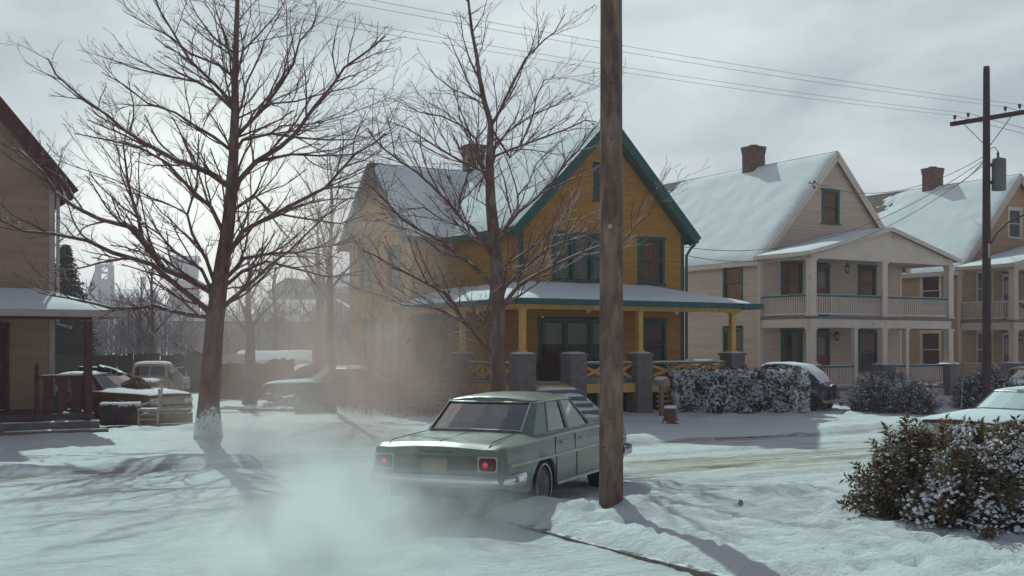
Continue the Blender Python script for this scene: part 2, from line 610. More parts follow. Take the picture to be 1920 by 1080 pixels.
M_lawn = snow_ground_mat('deep_snow', False)
build_ground()

# kerbs: stones half buried in snow
M_kerb = mat('kerb_stone', (.21, .17, .15), .9, .3, 6, .5, 30, snow=1.02)
def kerb(name, a, b, label, seed, KZ=-.06):
    rng = random.Random(seed)
    a, b = V3((*a, 0)), V3((*b, 0))
    ln = (b-a).length; d = (b-a)/ln
    e = tag(bpy.data.objects.new('kerb', None), label, None, None, 'structure'); COL.objects.link(e)
    e.rotation_euler = (0, 0, TH)
    s = 0.0
    first = None
    k = 0
    while s < ln-.2:
        w = min(1.15, ln-s)
        p = a + d*(s+.01); q = a + d*(s+w-.01)
        mb = MB().beam(p+V3((0, 0, KZ+rng.uniform(-.015, .012))), q+V3((0, 0, KZ+rng.uniform(-.015, .012))), .15, .19)
        mb.build('kerb_stone', M_kerb, e)
        s += w
kerb('kerb', (7.12, 12.2), (7.12, 4.6), 'snow buried corner kerb running toward the viewer beside the pole', 1, -.052)
kerb('kerb', (7.9, 12.62), (30, 12.62), 'near street kerb under the snow bank by the foreground bush', 2)
kerb('kerb', (14.2, 20.3), (21.5, 20.3), 'far kerb in front of the snowy clipped hedge', 4, -.075)
# ------------------------------------------------------------------ building kit (all in a house's own frame: x = u along the street, y = v away from it)
X, Y, Z = V3((1,0,0)), V3((0,1,0)), V3((0,0,1))
def siding(mb, o, d, n, span, z0, z1, openings, h=.125, th=.034):
    o, d, n = V3(o), V3(d), V3(n)
    P = lambda x, y, z: o + d*x + n*y + V3((0,0,z))
    z = z0
    while z < z1-1e-4:
        zt = min(z+h, z1)
        a, b = span(z), span(zt)
        if a is None: break
        if b is None: b = ((a[0]+a[1])/2-.01, (a[0]+a[1])/2+.01)
        cuts = sorted((w[0], w[1]) for w in openings if w[2] < zt-.01 and w[3] > z+.01)
        segs, cx, first = [], None, True
        left_b, left_t = a[0], b[0]
        for (c0, c1) in cuts:
            segs.append((left_b, left_t, c0, c0)); left_b = left_t = c1
        segs.append((left_b, left_t, a[1], b[1]))
        for (lb, lt, rb, rt) in segs:
            if rb-lb < .01: continue
            mb.add([P(lb, th, z), P(rb, th, z), P(max(rt, lt+.002), .002, zt), P(lt, .002, zt), P(lb, 0, z), P(rb, 0, z)],
                   [(0,1,2,3), (4,5,1,0)])
        z = zt
def window(par, o, d, n, x0, x1, z0, z1, trim, sash_m, blind_m, units=1, name='window', cw=.095, style='blind', pane_m=None, label=None, blind_drop=1.0):
    """double-hung window: casing with sill; sub-parts sash, pane, curtain and the dark recess behind"""
    o, d, n = V3(o), V3(d), V3(n)
    m = MB()
    W = (x1-x0)
    mull = .10
    uw = (W-2*cw-(units-1)*mull)/units
    m.pbox(o, d, n, x0, x0+cw, z0, z1-cw, 0.004, .05)
    m.pbox(o, d, n, x1-cw, x1, z0, z1-cw, 0.004, .05)
    m.pbox(o, d, n, x0-.02, x1+.02, z1-cw, z1+.015, 0.004, .062)
    m.pbox(o, d, n, x0-.04, x1+.04, z0-.06, z0, 0.004, .085)
    for k in range(1, units):
        xa = x0+cw+k*uw+(k-1)*mull
        m.pbox(o, d, n, xa, xa+mull, z0, z1-cw, 0.004, .048)
    w = m.build(name, trim, par)
    if label: w['label'] = label
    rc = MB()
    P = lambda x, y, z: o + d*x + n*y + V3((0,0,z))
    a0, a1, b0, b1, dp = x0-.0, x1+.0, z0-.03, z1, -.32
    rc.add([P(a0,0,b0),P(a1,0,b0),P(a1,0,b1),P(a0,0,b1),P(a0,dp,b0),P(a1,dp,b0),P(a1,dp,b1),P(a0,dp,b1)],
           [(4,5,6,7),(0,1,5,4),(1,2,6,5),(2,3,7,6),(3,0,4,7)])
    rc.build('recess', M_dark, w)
    for k in range(units):
        xa = x0+cw+k*(uw+mull); xb = xa+uw
        zm = (z0+z1-cw)/2
        s = MB()
        fw = .045
        for (za, zb, yo) in ((z0+.001, zm+.02, -.028), (zm-.02, z1-cw-.001, .004)):
            y1 = yo+.022
            s.pbox(o, d, n, xa+.001, xa+fw, za, zb, yo, y1); s.pbox(o, d, n, xb-fw, xb-.001, za, zb, yo, y1)
            s.pbox(o, d, n, xa+fw, xb-fw, za, za+fw, yo, y1); s.pbox(o, d, n, xa+fw, xb-fw, zb-fw, zb, yo, y1)
        s.build('sash', sash_m, w)
        for (za, zb, yo) in ((z0+fw, zm-.025, -.017), (zm+.025, z1-cw-fw, .015)):
            MB().add([P(xa+fw, yo, za), P(xb-fw, yo, za), P(xb-fw, yo, zb), P(xa+fw, yo, zb)], [(0,1,2,3)]).build('pane', pane_m or M_pane, w)
        if style == 'none': continue
        if style == 'blind':
            zb0 = z0+.05 + (1-blind_drop)*(z1-z0)
            MB().grid(lambda a, b: P(xa+.02+a*(uw-.04), -.075, zb0+b*(z1-cw-.02-zb0)), 2, 2).build('blind', blind_m, w)
        else:
            ph = (xa*7) % 3
            def cur(a, b, lo, hi):
                return P(xa+.02+(lo+a*(hi-lo))*(uw-.04), -.09+.022*math.sin(a*(hi-lo)*34+ph), z0+.03+b*(z1-cw-.05-z0))
            parts = ((0, .36), (.64, 1)) if style == 'curtains' else ((0, 1),)
            for lo, hi in parts:
                MB().grid(lambda a, b: cur(a, b, lo, hi), 22, 2).build('curtain', blind_m, w, smooth='all')
    return w
def door(par, o, d, n, x0, x1, z0, z1, trim, slab_m, name='door', cw=.10, knob=True, glaze=True):
    o, d, n = V3(o), V3(d), V3(n)
    dr = MB().pbox(o, d, n, x0+cw+.004, x1-cw-.004, z0+.02, z1-cw-.004, -.06, -.015)
    w = x1-x0-2*cw
    zc = z0+(z1-z0)*.50
    for (pa, pb) in (((.18, .46)), ((.56, .84))):
        dr.pbox(o, d, n, x0+cw+w*pa, x0+cw+w*pb-.0, z0+.25, zc-.12, -.015, -.004)
    dd = dr.build(name, slab_m, par)
    f = MB()
    f.pbox(o, d, n, x0, x0+cw, z0, z1-cw, -.07, .05); f.pbox(o, d, n, x1-cw, x1, z0, z1-cw, -.07, .05)
    f.pbox(o, d, n, x0-.02, x1+.02, z1-cw, z1+.02, -.07, .06)
    f.build('frame', trim, dd)
    if glaze:
        P = lambda x, y, z: o + d*x + n*y + V3((0,0,z))
        MB().pbox(o, d, n, x0+cw+w*.2, x0+cw+w*.8, zc+.1, z1-cw-.18, -.016, -.008).build('pane', M_doorglass, dd)
    if knob:
        MB().lathe([(.004,0),(.03,.02),(.034,.05),(.02,.07),(.001,.075)], tuple(o+d*(x1-cw-.09)+n*(-.01)+V3((0,0,z0+1.0))), 'z', 10).build('handle', M_brass, dd)
    return dd
M_doorglass = mat('dark_door_glass', (.02, .02, .022), .08, .2, spec=.6)
M_brass = mat('dull_brass', (.25, .17, .07), .4, .2, metal=.8)
def post(par, c, z0, z1, w, m, name='column', cap=.05, base=.05):
    mb = MB()
    x, y = c
    mb.box(x-w/2, x+w/2, y-w/2, y+w/2, z0+base, z1-cap)
    if cap: mb.box(x-w/2-.03, x+w/2+.03, y-w/2-.03, y+w/2+.03, z1-cap, z1)
    if base: mb.box(x-w/2-.03, x+w/2+.03, y-w/2-.03, y+w/2+.03, z0, z0+base)
    return mb.build(name, m, par)
_blk = {}
def block_pier(par, c, z0, z1, w, seed=0, m=None, capm=None):
    """pier of rock-faced concrete blocks: every block an object, alternating joints, a cap stone and a snow cushion"""
    rng = random.Random(seed)
    m = m or M_block
    key = (round(w, 3), m.name)
    x, y = c
    core = MB().box(x-w/2+.012, x+w/2-.012, y-w/2+.012, y+w/2-.012, z0, z1-.06).build('pier', M_mortar, par)
    n = max(2, int(round((z1-.07-z0)/.19)))
    h = (z1-.07-z0)/n
    kk = (key, round(h, 3))
    if kk not in _blk:
        g = .006
        b = MB()
        x0, x1, y0, y1, a0, a1 = -w/2, -g, -w/2, w/2, g, h-g
        b.box(x0, x1, y0, y1, a0, a1)
        me_o = b.build('block', m, core)
        _blk[kk] = me_o
        src_fresh = True
    src = _blk[kk]
    for i in range(n):
        for k in range(2):
            rot = k*math.pi + (math.pi/2 if i % 2 else 0)
            if i == 0 and k == 0 and src.parent is core: o = src
            else: o = inst(src, core)
            o.location = (x+rng.uniform(-.004, .004), y+rng.uniform(-.004, .004), z0+i*h); o.rotation_euler = (0, 0, rot)
    MB().box(x-w/2-.035, x+w/2+.035, y-w/2-.035, y+w/2+.035, z1-.065, z1).build('cap_stone', m, core)
    def cush(a, b):
        r = w/2+.03
        ed = min(1, min(a, 1-a)*4, min(b, 1-b)*4)
        return V3((x-r+2*r*a, y-r+2*r*b, z1+.002+.055*math.sqrt(ed)*(1+.3*NZ.noise(V3((x*3+a*2, y+b*2, seed))))))
    MB().grid(cush, 6, 6).build('snow_cap', M_snow, core, smooth='all')
    return core
def chimney(par, c, w, z0, z1, m=None):
    m = m or M_brick
    x, y = c
    core = MB().box(x-w/2+.012, x+w/2-.012, y-w/2+.012, y+w/2-.012, z0, z1-.05).build('chimney', M_mortar, par)
    mb = MB()
    ch = .075
    n = int((z1-z0)/ch)
    rng = random.Random(int(w*1000))
    for i in range(n):
        out = .0 if i < n-4 else .022 if i < n-2 else .04
        r = w/2+out
        za, zb = z0+i*ch+.005, z0+(i+1)*ch-.005
        nb = max(3, int(round(2*r/.21)))
        off = .5 if i % 2 else 0
        for sgn, ax in ((-1,'y'),(1,'y'),(-1,'x'),(1,'x')):
            for k in range(nb+1):
                a = -r+(k-off)*(2*r/nb)+.005; b = a+2*r/nb-.010
                a, b = max(a, -r), min(b, r)
                if ax == 'x': a, b = max(a, -r+.072), min(b, r-.072)
                if b-a < .02: continue
                pr = rng.uniform(-.004, .006)
                if ax == 'y': mb.box(x+a, x+b, y+sgn*(r+pr) - (.07 if sgn > 0 else 0), y+sgn*(r+pr) + (0 if sgn > 0 else .07), za, zb)
                else: mb.box(x+sgn*(r+pr)-(.07 if sgn > 0 else 0), x+sgn*(r+pr)+(0 if sgn > 0 else .07), y+a, y+b, za, zb)
    mb.build('brickwork', m, core, kind='stuff')
    MB().lathe([(w*.28, z1-.06), (w*.30, z1+.02), (w*.22, z1+.02), (w*.2, z1-.06)], (x, y, 0), 'z', 12).build('flue', M_iron, core)
    return core
def baluster_rail(par, a, b, z0, z1, rail_m, bal_m, sp=.115, w=.045, snow=True):
    a, b = V3((*a, 0)), V3((*b, 0))
    ln = (b-a).length
    d = (b-a)/ln
    nn = d.cross(Z)
    r = MB().beam(a+Z*(z1-.035), b+Z*(z1-.035), .11, .07).build('top_rail', rail_m, par)
    if snow:
        MB().snow([a+nn*.05+Z*(z1+.003), b+nn*.05+Z*(z1+.003), b-nn*.05+Z*(z1+.003), a-nn*.05+Z*(z1+.003)], .022, 24, 3, a.x+z1).build('snow_line', M_snow, r, smooth='all')
    MB().beam(a+Z*(z0+.03), b+Z*(z0+.03), .07, .06).build('bottom_rail', bal_m, par)
    n = int(ln/sp)
    ang = math.atan2(d.y, d.x)
    src = None
    for k in range(n):
        p = a + d*(ln*(k+.5)/n)
        if src is None:
            src = MB().box(-w/2, w/2, -w/2, w/2, z0+.06, z1-.07).build('baluster', bal_m, par)
            o = src
        else: o = inst(src, par)
        o.location = (p.x, p.y, 0); o.rotation_euler = (0, 0, ang)
def xbrace_rail(par, a, b, z0, z1, rail_m, brace_m, bays=1, low=True):
    a, b = V3((*a, 0)), V3((*b, 0))
    ln = (b-a).length; d = (b-a)/ln; nn = d.cross(Z)
    r = MB().beam(a+Z*(z1-.03), b+Z*(z1-.03), .12, .06).build('top_rail', rail_m, par)
    MB().snow([a+nn*.06+Z*(z1+.002), b+nn*.06+Z*(z1+.002), b-nn*.06+Z*(z1+.002), a-nn*.06+Z*(z1+.002)], .04, 20, 3, a.x).build('snow_line', M_snow, r, smooth='all')
    MB().beam(a+Z*(z0+.04), b+Z*(z0+.04), .08, .07).build('bottom_rail', rail_m, par)
    for k in range(bays):
        p, q = a+d*(ln*k/bays+.02), a+d*(ln*(k+1)/bays-.02)
        za, zb = z0+.085, z1-.07
        MB().beam(p+Z*za+nn*.012, q+Z*zb+nn*.012, .03, .08).build('brace', brace_m, par)
        MB().beam(p+Z*zb-nn*.012, q+Z*za-nn*.012, .03, .08).build('brace', brace_m, par)
        if k: MB().beam(a+d*(ln*k/bays)+Z*za, a+d*(ln*k/bays)+Z*zb, .05, .05).build('upright', brace_m, par)
def globe_lamp(par, p, name='porch_lamp'):
    b = MB().lathe([(.055, 0), (.06, -.02), (.045, -.05)], p, 'z', 12).build(name, M_iron, par)
    MB().lathe([(.045, -.045), (.085, -.09), (.095, -.14), (.08, -.19), (.04, -.225), (.002, -.235)], p, 'z', 14).build('globe', M_globe, b, smooth='all')
M_globe = mat('milk_glass', (.62, .60, .57), .3, .05)
def lantern(par, p, hang=True):
    x, y, z = p
    m = MB()
    if hang: m.tube([(x,y,z+.0),(x,y,z-.16)], .008, 5)
    m.lathe([(.02,-.14),(.10,-.22),(.105,-.24)], p, 'z', 6)
    m.lathe([(.075,-.44),(.08,-.46),(.02,-.50)], p, 'z', 6)
    for k in range(6):
        a = k*math.pi/3
        m.beam((x+.085*math.cos(a), y+.085*math.sin(a), z-.24), (x+.07*math.cos(a), y+.07*math.sin(a), z-.45), .012, .012)
    o = m.build('porch_lantern', M_iron, par)
    MB().lathe([(.05,-.24),(.055,-.44)], p, 'z', 8).build('lamp_glass', M_globe, o)
    return o

# ------------------------------------------------------------------ yellow corner house with a wraparound porch
M_yel = mat('ochre_paint', (.39, .178, .034), .62, .17, 1.3, .12, 60, stretch=(.35, .35, 6.5), dirt=.16, dirt_col=(.26, .13, .04))
M_yelt = mat('ochre_trim', (.58, .31, .075), .6, .10, 3, .1, 40)
M_grn = mat('green_trim', (.010, .075, .066), .55, .2, 4, .1, 40)
M_grnd = mat('green_sash', (.010, .045, .042), .5, .2)
M_blindc = mat('cream_blind', (.42, .36, .29), .9, .1, 8)
M_blindr = mat('russet_blind', (.30, .11, .05), .9, .2, 8)
M_curt = mat('grey_lace', (.30, .26, .24), .95, .2, 14)
M_curt_red = mat('red_curtain', (.26, .035, .03), .9, .2, 10)
M_greyp = mat('grey_porch_paint', (.15, .15, .155), .75, .2, 4, .2, 40, snow=.86)
def add_roof(par, quad_list, name, t=.14, mt=None, sn=.11, res=.35, fascia=None, seed=1):
    """each slope: quad[0]-[1] eave, [2]-[3] ridge. the roof boards, the snow on them"""
    r = MB()
    for q in quad_list: r.slab(q, t)
    ro = r.build(name, mt or M_shingle, par)
    for i, q in enumerate(quad_list):
        q = [V3(p) for p in q]
        lu = max((q[1]-q[0]).length, (q[2]-q[3]).length); lv = (q[3]-q[0]).length
        MB().snow(q, sn, max(4, int(lu/res)), max(4, int(lv/res)), seed+i*7.3).build('roof_snow', M_snow, ro, smooth='all')
    return ro
def yellow_house():
    C = V3((.257, 34.6, 0))
    H = thing('yellow_house', 'ochre yellow clapboard house with teal green trim and wraparound porch', 'house', C, TH)
    FW, WE, RZ = 6.27, 5.95, 9.28        # front width, eave height, ridge
    BACK = 8.6
    pit = (RZ-WE)/(FW/2)
    # --- front gable wall (faces -y), left wall, right wall, wing
    win_up = [(1.13, 3.35, 4.22, 5.70, 3), (4.40, 5.49, 4.20, 5.70, 1)]
    win_lo = [(.62, 3.55, 1.50, 3.02, 3), (4.55, 5.55, 1.50, 3.02, 1)]
    attic = [(2.67, 3.60, 6.75, 7.88, 1)]
    mb = MB()
    def gspan(w, ze, rz):
        def f(z):
            if z <= ze: return (0, w)
            k = (z-ze)/(rz-ze)*w/2
            return (k, w-k) if k < w/2-.02 else None
        return f
    allw = win_up+win_lo+attic
    siding(mb, (0,0,0), X, -Y, gspan(FW, WE, RZ-.16), .95, RZ-.2, allw)
    mb.build('siding', M_yel, H, kind='stuff')
    l = MB()
    siding(l, (0,BACK,0), -Y, -X, lambda z: (0, BACK), .95, WE+.1, [])
    l.build('siding', M_yel, H, kind='stuff')
    r_ = MB()
    siding(r_, (FW,0,0), Y, X, lambda z: (0, BACK), .3, WE+.1, [(3.2, 4.2, 1.5, 3.0), (3.2, 4.2, 4.2, 5.7)])
    r_.build('siding', M_yel, H, kind='stuff')
    bw = MB(); siding(bw, (FW, BACK, 0), -X, Y, gspan(FW, WE, RZ-.16), .3, RZ-.2, [], h=.3)
    bw.build('rear_wall', M_yel, H)
    MB().box(.05, FW-.05, .05, BACK-.05, 0, .95).build('foundation', M_block, H)
    bl = {0: ('curtain', M_curt), 1: ('curtain', M_curt)}
    for (a, b, z0, z1, u) in win_up: window(H, (0,0,0), X, -Y, a, b, z0, z1, M_grn, M_grnd, M_blindr if u == 1 else M_curt, u, style='curtain')
    w1 = window(H, (0,0,0), X, -Y, *win_lo[0][:4], M_grn, M_grnd, M_blindc, 3, style='blind', blind_drop=.55)
    window(H, (0,0,0), X, -Y, *win_lo[1][:4], M_grn, M_grnd, M_curt_red, 1, style='blind', blind_drop=.5)
    window(H, (0,0,0), X, -Y, *attic[0][:4], M_grn, M_grnd, M_blindr, 1, style='curtain')
    for z0, z1 in ((1.5, 3.0), (4.2, 5.7)): window(H, (FW,0,0), Y, X, 3.2, 4.2, z0, z1, M_grn, M_grnd, M_blindr, 1)
    # corner boards
    for (x, y) in ((0,0), (FW,0)):
        MB().box(x-.03, x+.09 if x == 0 else x+.03, y-.035, y+.09, .95, WE-.05).build('corner_board', M_grn, H) if x == 0 else \
            MB().box(x-.09, x+.035, y-.035, y+.09, .4, WE-.05).build('corner_board', M_grn, H)
    # wing: ridge along x, front wall at y = wy, gable end faces -x
    wy, wx, wd = 4.68, -1.454, 4.96
    WZ, WEV = 8.55, 5.95
    mb = MB()
    siding(mb, (wx, wy, 0), X, -Y, lambda z: (0, -wx), .95, WEV+.05, [])
    mb.build('siding', M_yel, H, kind='stuff')
    gw = [(.62, 1.62, 4.25, 5.5), (1.2, 2.06, 1.62, 3.1), (2.65, 3.7, 1.62, 3.1), (3.1, 4.0, 4.25, 5.5)]
    mb = MB()
    gs = gspan(wd, WEV, WZ-.12)
    siding(mb, (wx, wy+wd, 0), -Y, -X, gs, .6, WZ-.16, [(wd-b, wd-a, z0, z1) for (a, b, z0, z1) in gw])
    mb.build('siding', M_yel, H, kind='stuff')
    MB().box(wx+.05, -.02, wy+.05, wy+wd-.05, 0, .94).build('foundation', M_block, H)
    bk = MB(); siding(bk, (0, wy+wd, 0), -X, Y, lambda z: (0, -wx), .3, WEV, [], h=.3); bk.build('rear_wall', M_yel, H)
    for (a, b, z0, z1) in gw: window(H, (wx, wy+wd, 0), -Y, -X, wd-b, wd-a, z0, z1, M_grn, M_grnd, M_curt, 1, style='curtain')
    door(H, (wx, wy, 0), X, -Y, .22, 1.25, 1.13, 3.15, M_grn, M_grnd, 'door')
    MB().box(wx-.03, wx+.09, wy-.035, wy+.08, .95, WEV-.05).build('corner_board', M_yelt, H)
    # main roof (ridge along y), overhang .34
    oh, fo, t = .36, .36, .15
    def slope_pts(xa, xr, y0, y1, z_e, z_r): pass
    ze = WE - pit*oh + .18; zr = RZ + .02
    left = [(-oh, BACK+.3, ze), (-oh, -fo, ze), (FW/2, -fo, zr), (FW/2, BACK+.3, zr)]
    right = [(FW+oh, -fo, ze), (FW+oh, BACK+.3, ze), (FW/2, BACK+.3, zr), (FW/2, -fo, zr)]
    add_roof(H, [left, right], 'roof', t, sn=.10, seed=2)
    # rake boards and soffit under the front overhang, green
    for s, xe in ((0, -oh), (1, FW+oh)):
        a = V3((xe, -fo-.012, ze-.12)); b = V3((FW/2, -fo-.012, zr-.12))
        MB().beam(a, b, .05, .30, up=(0, 0, 1)).build('rake_board', M_grn, H)
        a2 = V3((xe*.55+.45*(0 if s == 0 else FW), -.06, ze+.05)); 
        MB().beam(V3((xe, -.055, ze-.20)), V3((FW/2, -.055, zr-.22)), .06, .22).build('frieze_board', M_grn, H)
        MB().beam(V3((xe, -fo, ze-.10)), V3((xe, BACK, ze-.10)), .05, .2).build('eave_board', M_grn, H)
    # wing roof
    wo = .34
    wp = (WZ-WEV)/(wd/2)
    wze = WEV-wp*wo+.16
    front = [(wx-wo, wy-wo, wze), (.6, wy-wo, wze), (FW/2, wy+wd/2, WZ), (wx-wo, wy+wd/2, WZ)]
    back = [(.6, wy+wd+wo, wze), (wx-wo, wy+wd+wo, wze), (wx-wo, wy+wd/2, WZ), (FW/2, wy+wd/2, WZ)]
    add_roof(H, [front, back], 'wing_roof', .14, sn=.09, seed=31)
    for yy, in ((wy-wo,), (wy+wd+wo,)):
        MB().beam((wx-wo-.012, yy, wze-.10), (wx-wo-.012, wy+wd/2, WZ-.10), .05, .24).build('rake_board', M_grn, H)
    MB().beam((wx-wo, wy-wo-.012, wze-.1), (-.3, wy-wo-.012, wze-.1), .04, .18).build('eave_board', M_grn, H)
    chimney(H, (2.45, wy+wd/2+.15), .62, 7.6, 9.55)
    # gutter and downspout on the right front corner
    MB().tube([(FW+oh-.05, -fo+.1, ze-.22), (FW+oh-.1, -.12, ze-.35), (FW+.08, -.1, ze-.6), (FW+.08, -.1, .5)], .045, 7).build('downspout', M_grn, H)
    # --- porch
    dz = 1.13
    px0, px1, py0 = -1.54, 6.28, -2.62          # pier lines
    deck = MB().box(px0-.15, px1+.15, py0-.12, 0, dz-.10, dz).box(px0-.15, 0, 0, wy, dz-.10, dz).build('porch_deck', M_greyp, H)
    def dsn(a, b): return V3((px0+.3+(px1-px0-.6)*a, py0+.05+1.0*b, dz+.003+.02*max(0, NZ.noise(V3((a*9, b*3, 1)))+.4-b)))
    MB().grid(dsn, 40, 6).build('drifted_snow', M_snow, deck, smooth='all')
    MB().beam((px0-.16, py0-.14, dz-.17), (px1+.16, py0-.14, dz-.17), .04, .26).build('fascia', M_yelt, H)
    MB().beam((px0-.17, py0-.14, dz-.17), (px0-.17, wy, dz-.17), .04, .26).build('fascia', M_yelt, H)
    # lattice slats under the deck
    sl = None
    xs0, xs1 = .75, px1+.05
    for k in range(6):
        z = .12+k*.14
        if sl is None: sl = MB().box(3.05-px0*0, xs1, -.015, .015, -.028, .028).build('slat', M_yelt, H); o = sl
        else: o = inst(sl, H)
        o.location = (0, py0-.10, z)
    slL = None
    for k in range(6):
        z = .12+k*.14
        if slL is None: slL = MB().box(-.015, .015, py0+.1, wy-1.2, -.028, .028).build('slat', M_yelt, H); o = slL
        else: o = inst(slL, H)
        o.location = (px0-.13, 0, z)
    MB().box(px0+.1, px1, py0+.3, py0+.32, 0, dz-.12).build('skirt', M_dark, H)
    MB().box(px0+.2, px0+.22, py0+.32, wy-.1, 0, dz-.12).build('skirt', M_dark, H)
    piers = [(px0, py0), (px0+1.70, py0), (px0+4.03, py0), (px1-.20, py0), (px0, py0+3.45)]
    for i, p in enumerate(piers): block_pier(H, p, 0.0, 1.95, .54, i)
    ez = 3.33
    for i in (0, 2, 3, 4): post(H, piers[i], 2.0, ez-.12, .155, M_yelt)
    # porch beam and ceiling
    MB().box(px0-.09, px1+.09, py0-.09, py0+.09, ez-.13, ez+.06).build('porch_beam', M_yelt, H)
    MB().box(px0-.09, px0+.09, py0+.09, wy, ez-.13, ez+.06).build('porch_beam', M_yelt, H)
    MB().box(px0-.4, px1+.4, py0-.4, -.03, ez+.065, ez+.085).box(px0-.4, -.03, 0, wy, ez+.065, ez+.085).build('porch_ceiling', M_yelt, H)
    # porch roof, hipped
    o = .48
    ex0, ex1, ey0 = px0-o, px1+.62, py0-o
    tz = 4.12
    fr = [(ex0, ey0, ez+.12), (ex1, ey0, ez+.12), (FW-1.9, -.02, tz), (-.02, -.02, tz)]
    lf = [(ex0, wy, ez+.12), (ex0, ey0, ez+.12), (-.02, -.02, tz), (-.02, wy, tz)]
    rt = [(ex1, ey0, ez+.12), (ex1, .6, ez+.12), (FW-1.9, -.018, tz), (FW-1.9, -.02, tz)]
    add_roof(H, [fr, lf, rt], 'porch_roof', .09, sn=.075, seed=51)
    MB().beam((ex0-.0, ey0-.02, ez+.06), (ex1, ey0-.02, ez+.06), .05, .17).build('eave_board', M_grn, H)
    MB().beam((ex0-.02, ey0, ez+.06), (ex0-.02, wy, ez+.06), .05, .17).build('eave_board', M_grn, H)
    MB().beam((ex1+.0, ey0, ez+.06), (ex1, .5, ez+.06), .05, .17).build('eave_board', M_grn, H)
    # icicles on the eave
    rng = random.Random(5)
    ic = MB().lathe([(.014, 0), (.010, -.1), (.001, -.24)], (0,0,0), 'z', 5).build('icicle', M_ice, H)
    for k in range(12):
        q = ic if k == 0 else inst(ic, H)
        q.location = (rng.uniform(ex0+.2, ex1-.2), ey0-.03, ez-.02); s = rng.uniform(.3, .8); q.scale = (.6, .6, s)
    # railings
    zz0, zz1 = dz+.04, 1.70
    g = .27
    xbrace_rail(H, (px0+4.03+g, py0), (px1-.2-g, py0), zz0, zz1, M_greyp, M_yelt, 2)
    xbrace_rail(H, (px0+1.70+g, py0), (px0+4.03-g, py0), zz0, zz1, M_greyp, M_yelt, 2)
    xbrace_rail(H, (px0, py0+g), (px0, py0+3.45-g), zz0, zz1, M_greyp, M_yelt, 3)
    xbrace_rail(H, (px1, py0+g), (px1, -.05), zz0, zz1, M_greyp, M_yelt, 2)
    # stairs down from the opening, stone cheeks with rounded shoulders
    sx0, sx1 = px0+.22, px0+1.62
    n = 6
    for k in range(n):
        zt = dz-(k+1)*dz/(n+.4)
        y1 = py0-.14-k*.30
        st = MB().box(sx0, sx1, y1-.32, y1, max(0, zt-.17), zt).build('step', M_greyp, H)
        MB().snow([(sx0+.04, y1-.31, zt+.002), (sx1-.04, y1-.31, zt+.002), (sx1-.04, y1-.01, zt+.002), (sx0+.04, y1-.01, zt+.002)], .085, 10, 4, k*3.1, .5).build('step_snow', M_snow, st, smooth='all')
    for sx in (sx0-.162, sx1+.004):
        pts = [(sx, py0-.15, 0), (sx, py0-.15-n*.30-.2, 0), (sx, py0-.15-n*.30-.2, .12), (sx, py0-.15-n*.26, .22), (sx, py0-.15-.8, .66), (sx, py0-.15-.45, .88), (sx, py0-.15, 1.04)]
        pts = [(p[0], p[1], p[2]*.80 if i > 1 else p[2]) for i, p in enumerate(pts)]
        mb = MB(); m2 = len(pts)
        mb.add(pts + [(p[0]+.158, p[1], p[2]) for p in pts], [tuple(range(m2-1, -1, -1)), tuple(range(m2, 2*m2))] + [(i, (i+1) % m2, m2+(i+1) % m2, m2+i) for i in range(m2)])
        ck = mb.build('stair_cheek', M_block, H)
        def cs(a, b):
            k = a*(len(pts)-3)
            i = min(int(k), len(pts)-4); f = k-i
            p = V3(pts[2+i])*(1-f)+V3(pts[3+i])*f
            return p + V3((.158*b, 0, .005+.035*math.sqrt(max(0, min(b, 1-b)*2))))
        MB().grid(cs, 16, 4).build('snow_line', M_snow, ck, smooth='all')
    # side steps at the left end with a sloping hand rail
    for k in range(5):
        zt = dz-(k+1)*.19
        x1 = px0-.15-k*.28
        MB().box(x1-.30, x1, 1.1, 2.3, max(0, zt-.16), zt).build('step', M_greyp, H)
    for yy in (1.05, 2.35):
        hr = MB().beam((px0-.1, yy, dz+.62), (px0-1.6, yy, .62), .08, .06).build('hand_rail', M_greyp, H)
        for k in range(4):
            x = px0-.25-k*.38; zb = dz-.2-k*.27
            MB().box(x-.025, x+.025, yy-.025, yy+.025, max(0, zb-.1), dz+.52-k*.255).build('baluster', M_greyp, H)
    for p in ((1.55, -1.35, ez+.06), (4.9, -1.35, ez+.06), (-.8, 1.2, ez+.06)): globe_lamp(H, p)
    return H
M_ice = mat('ice', (.55, .62, .66), .15, .1, spec=.5)
YH = yellow_house()

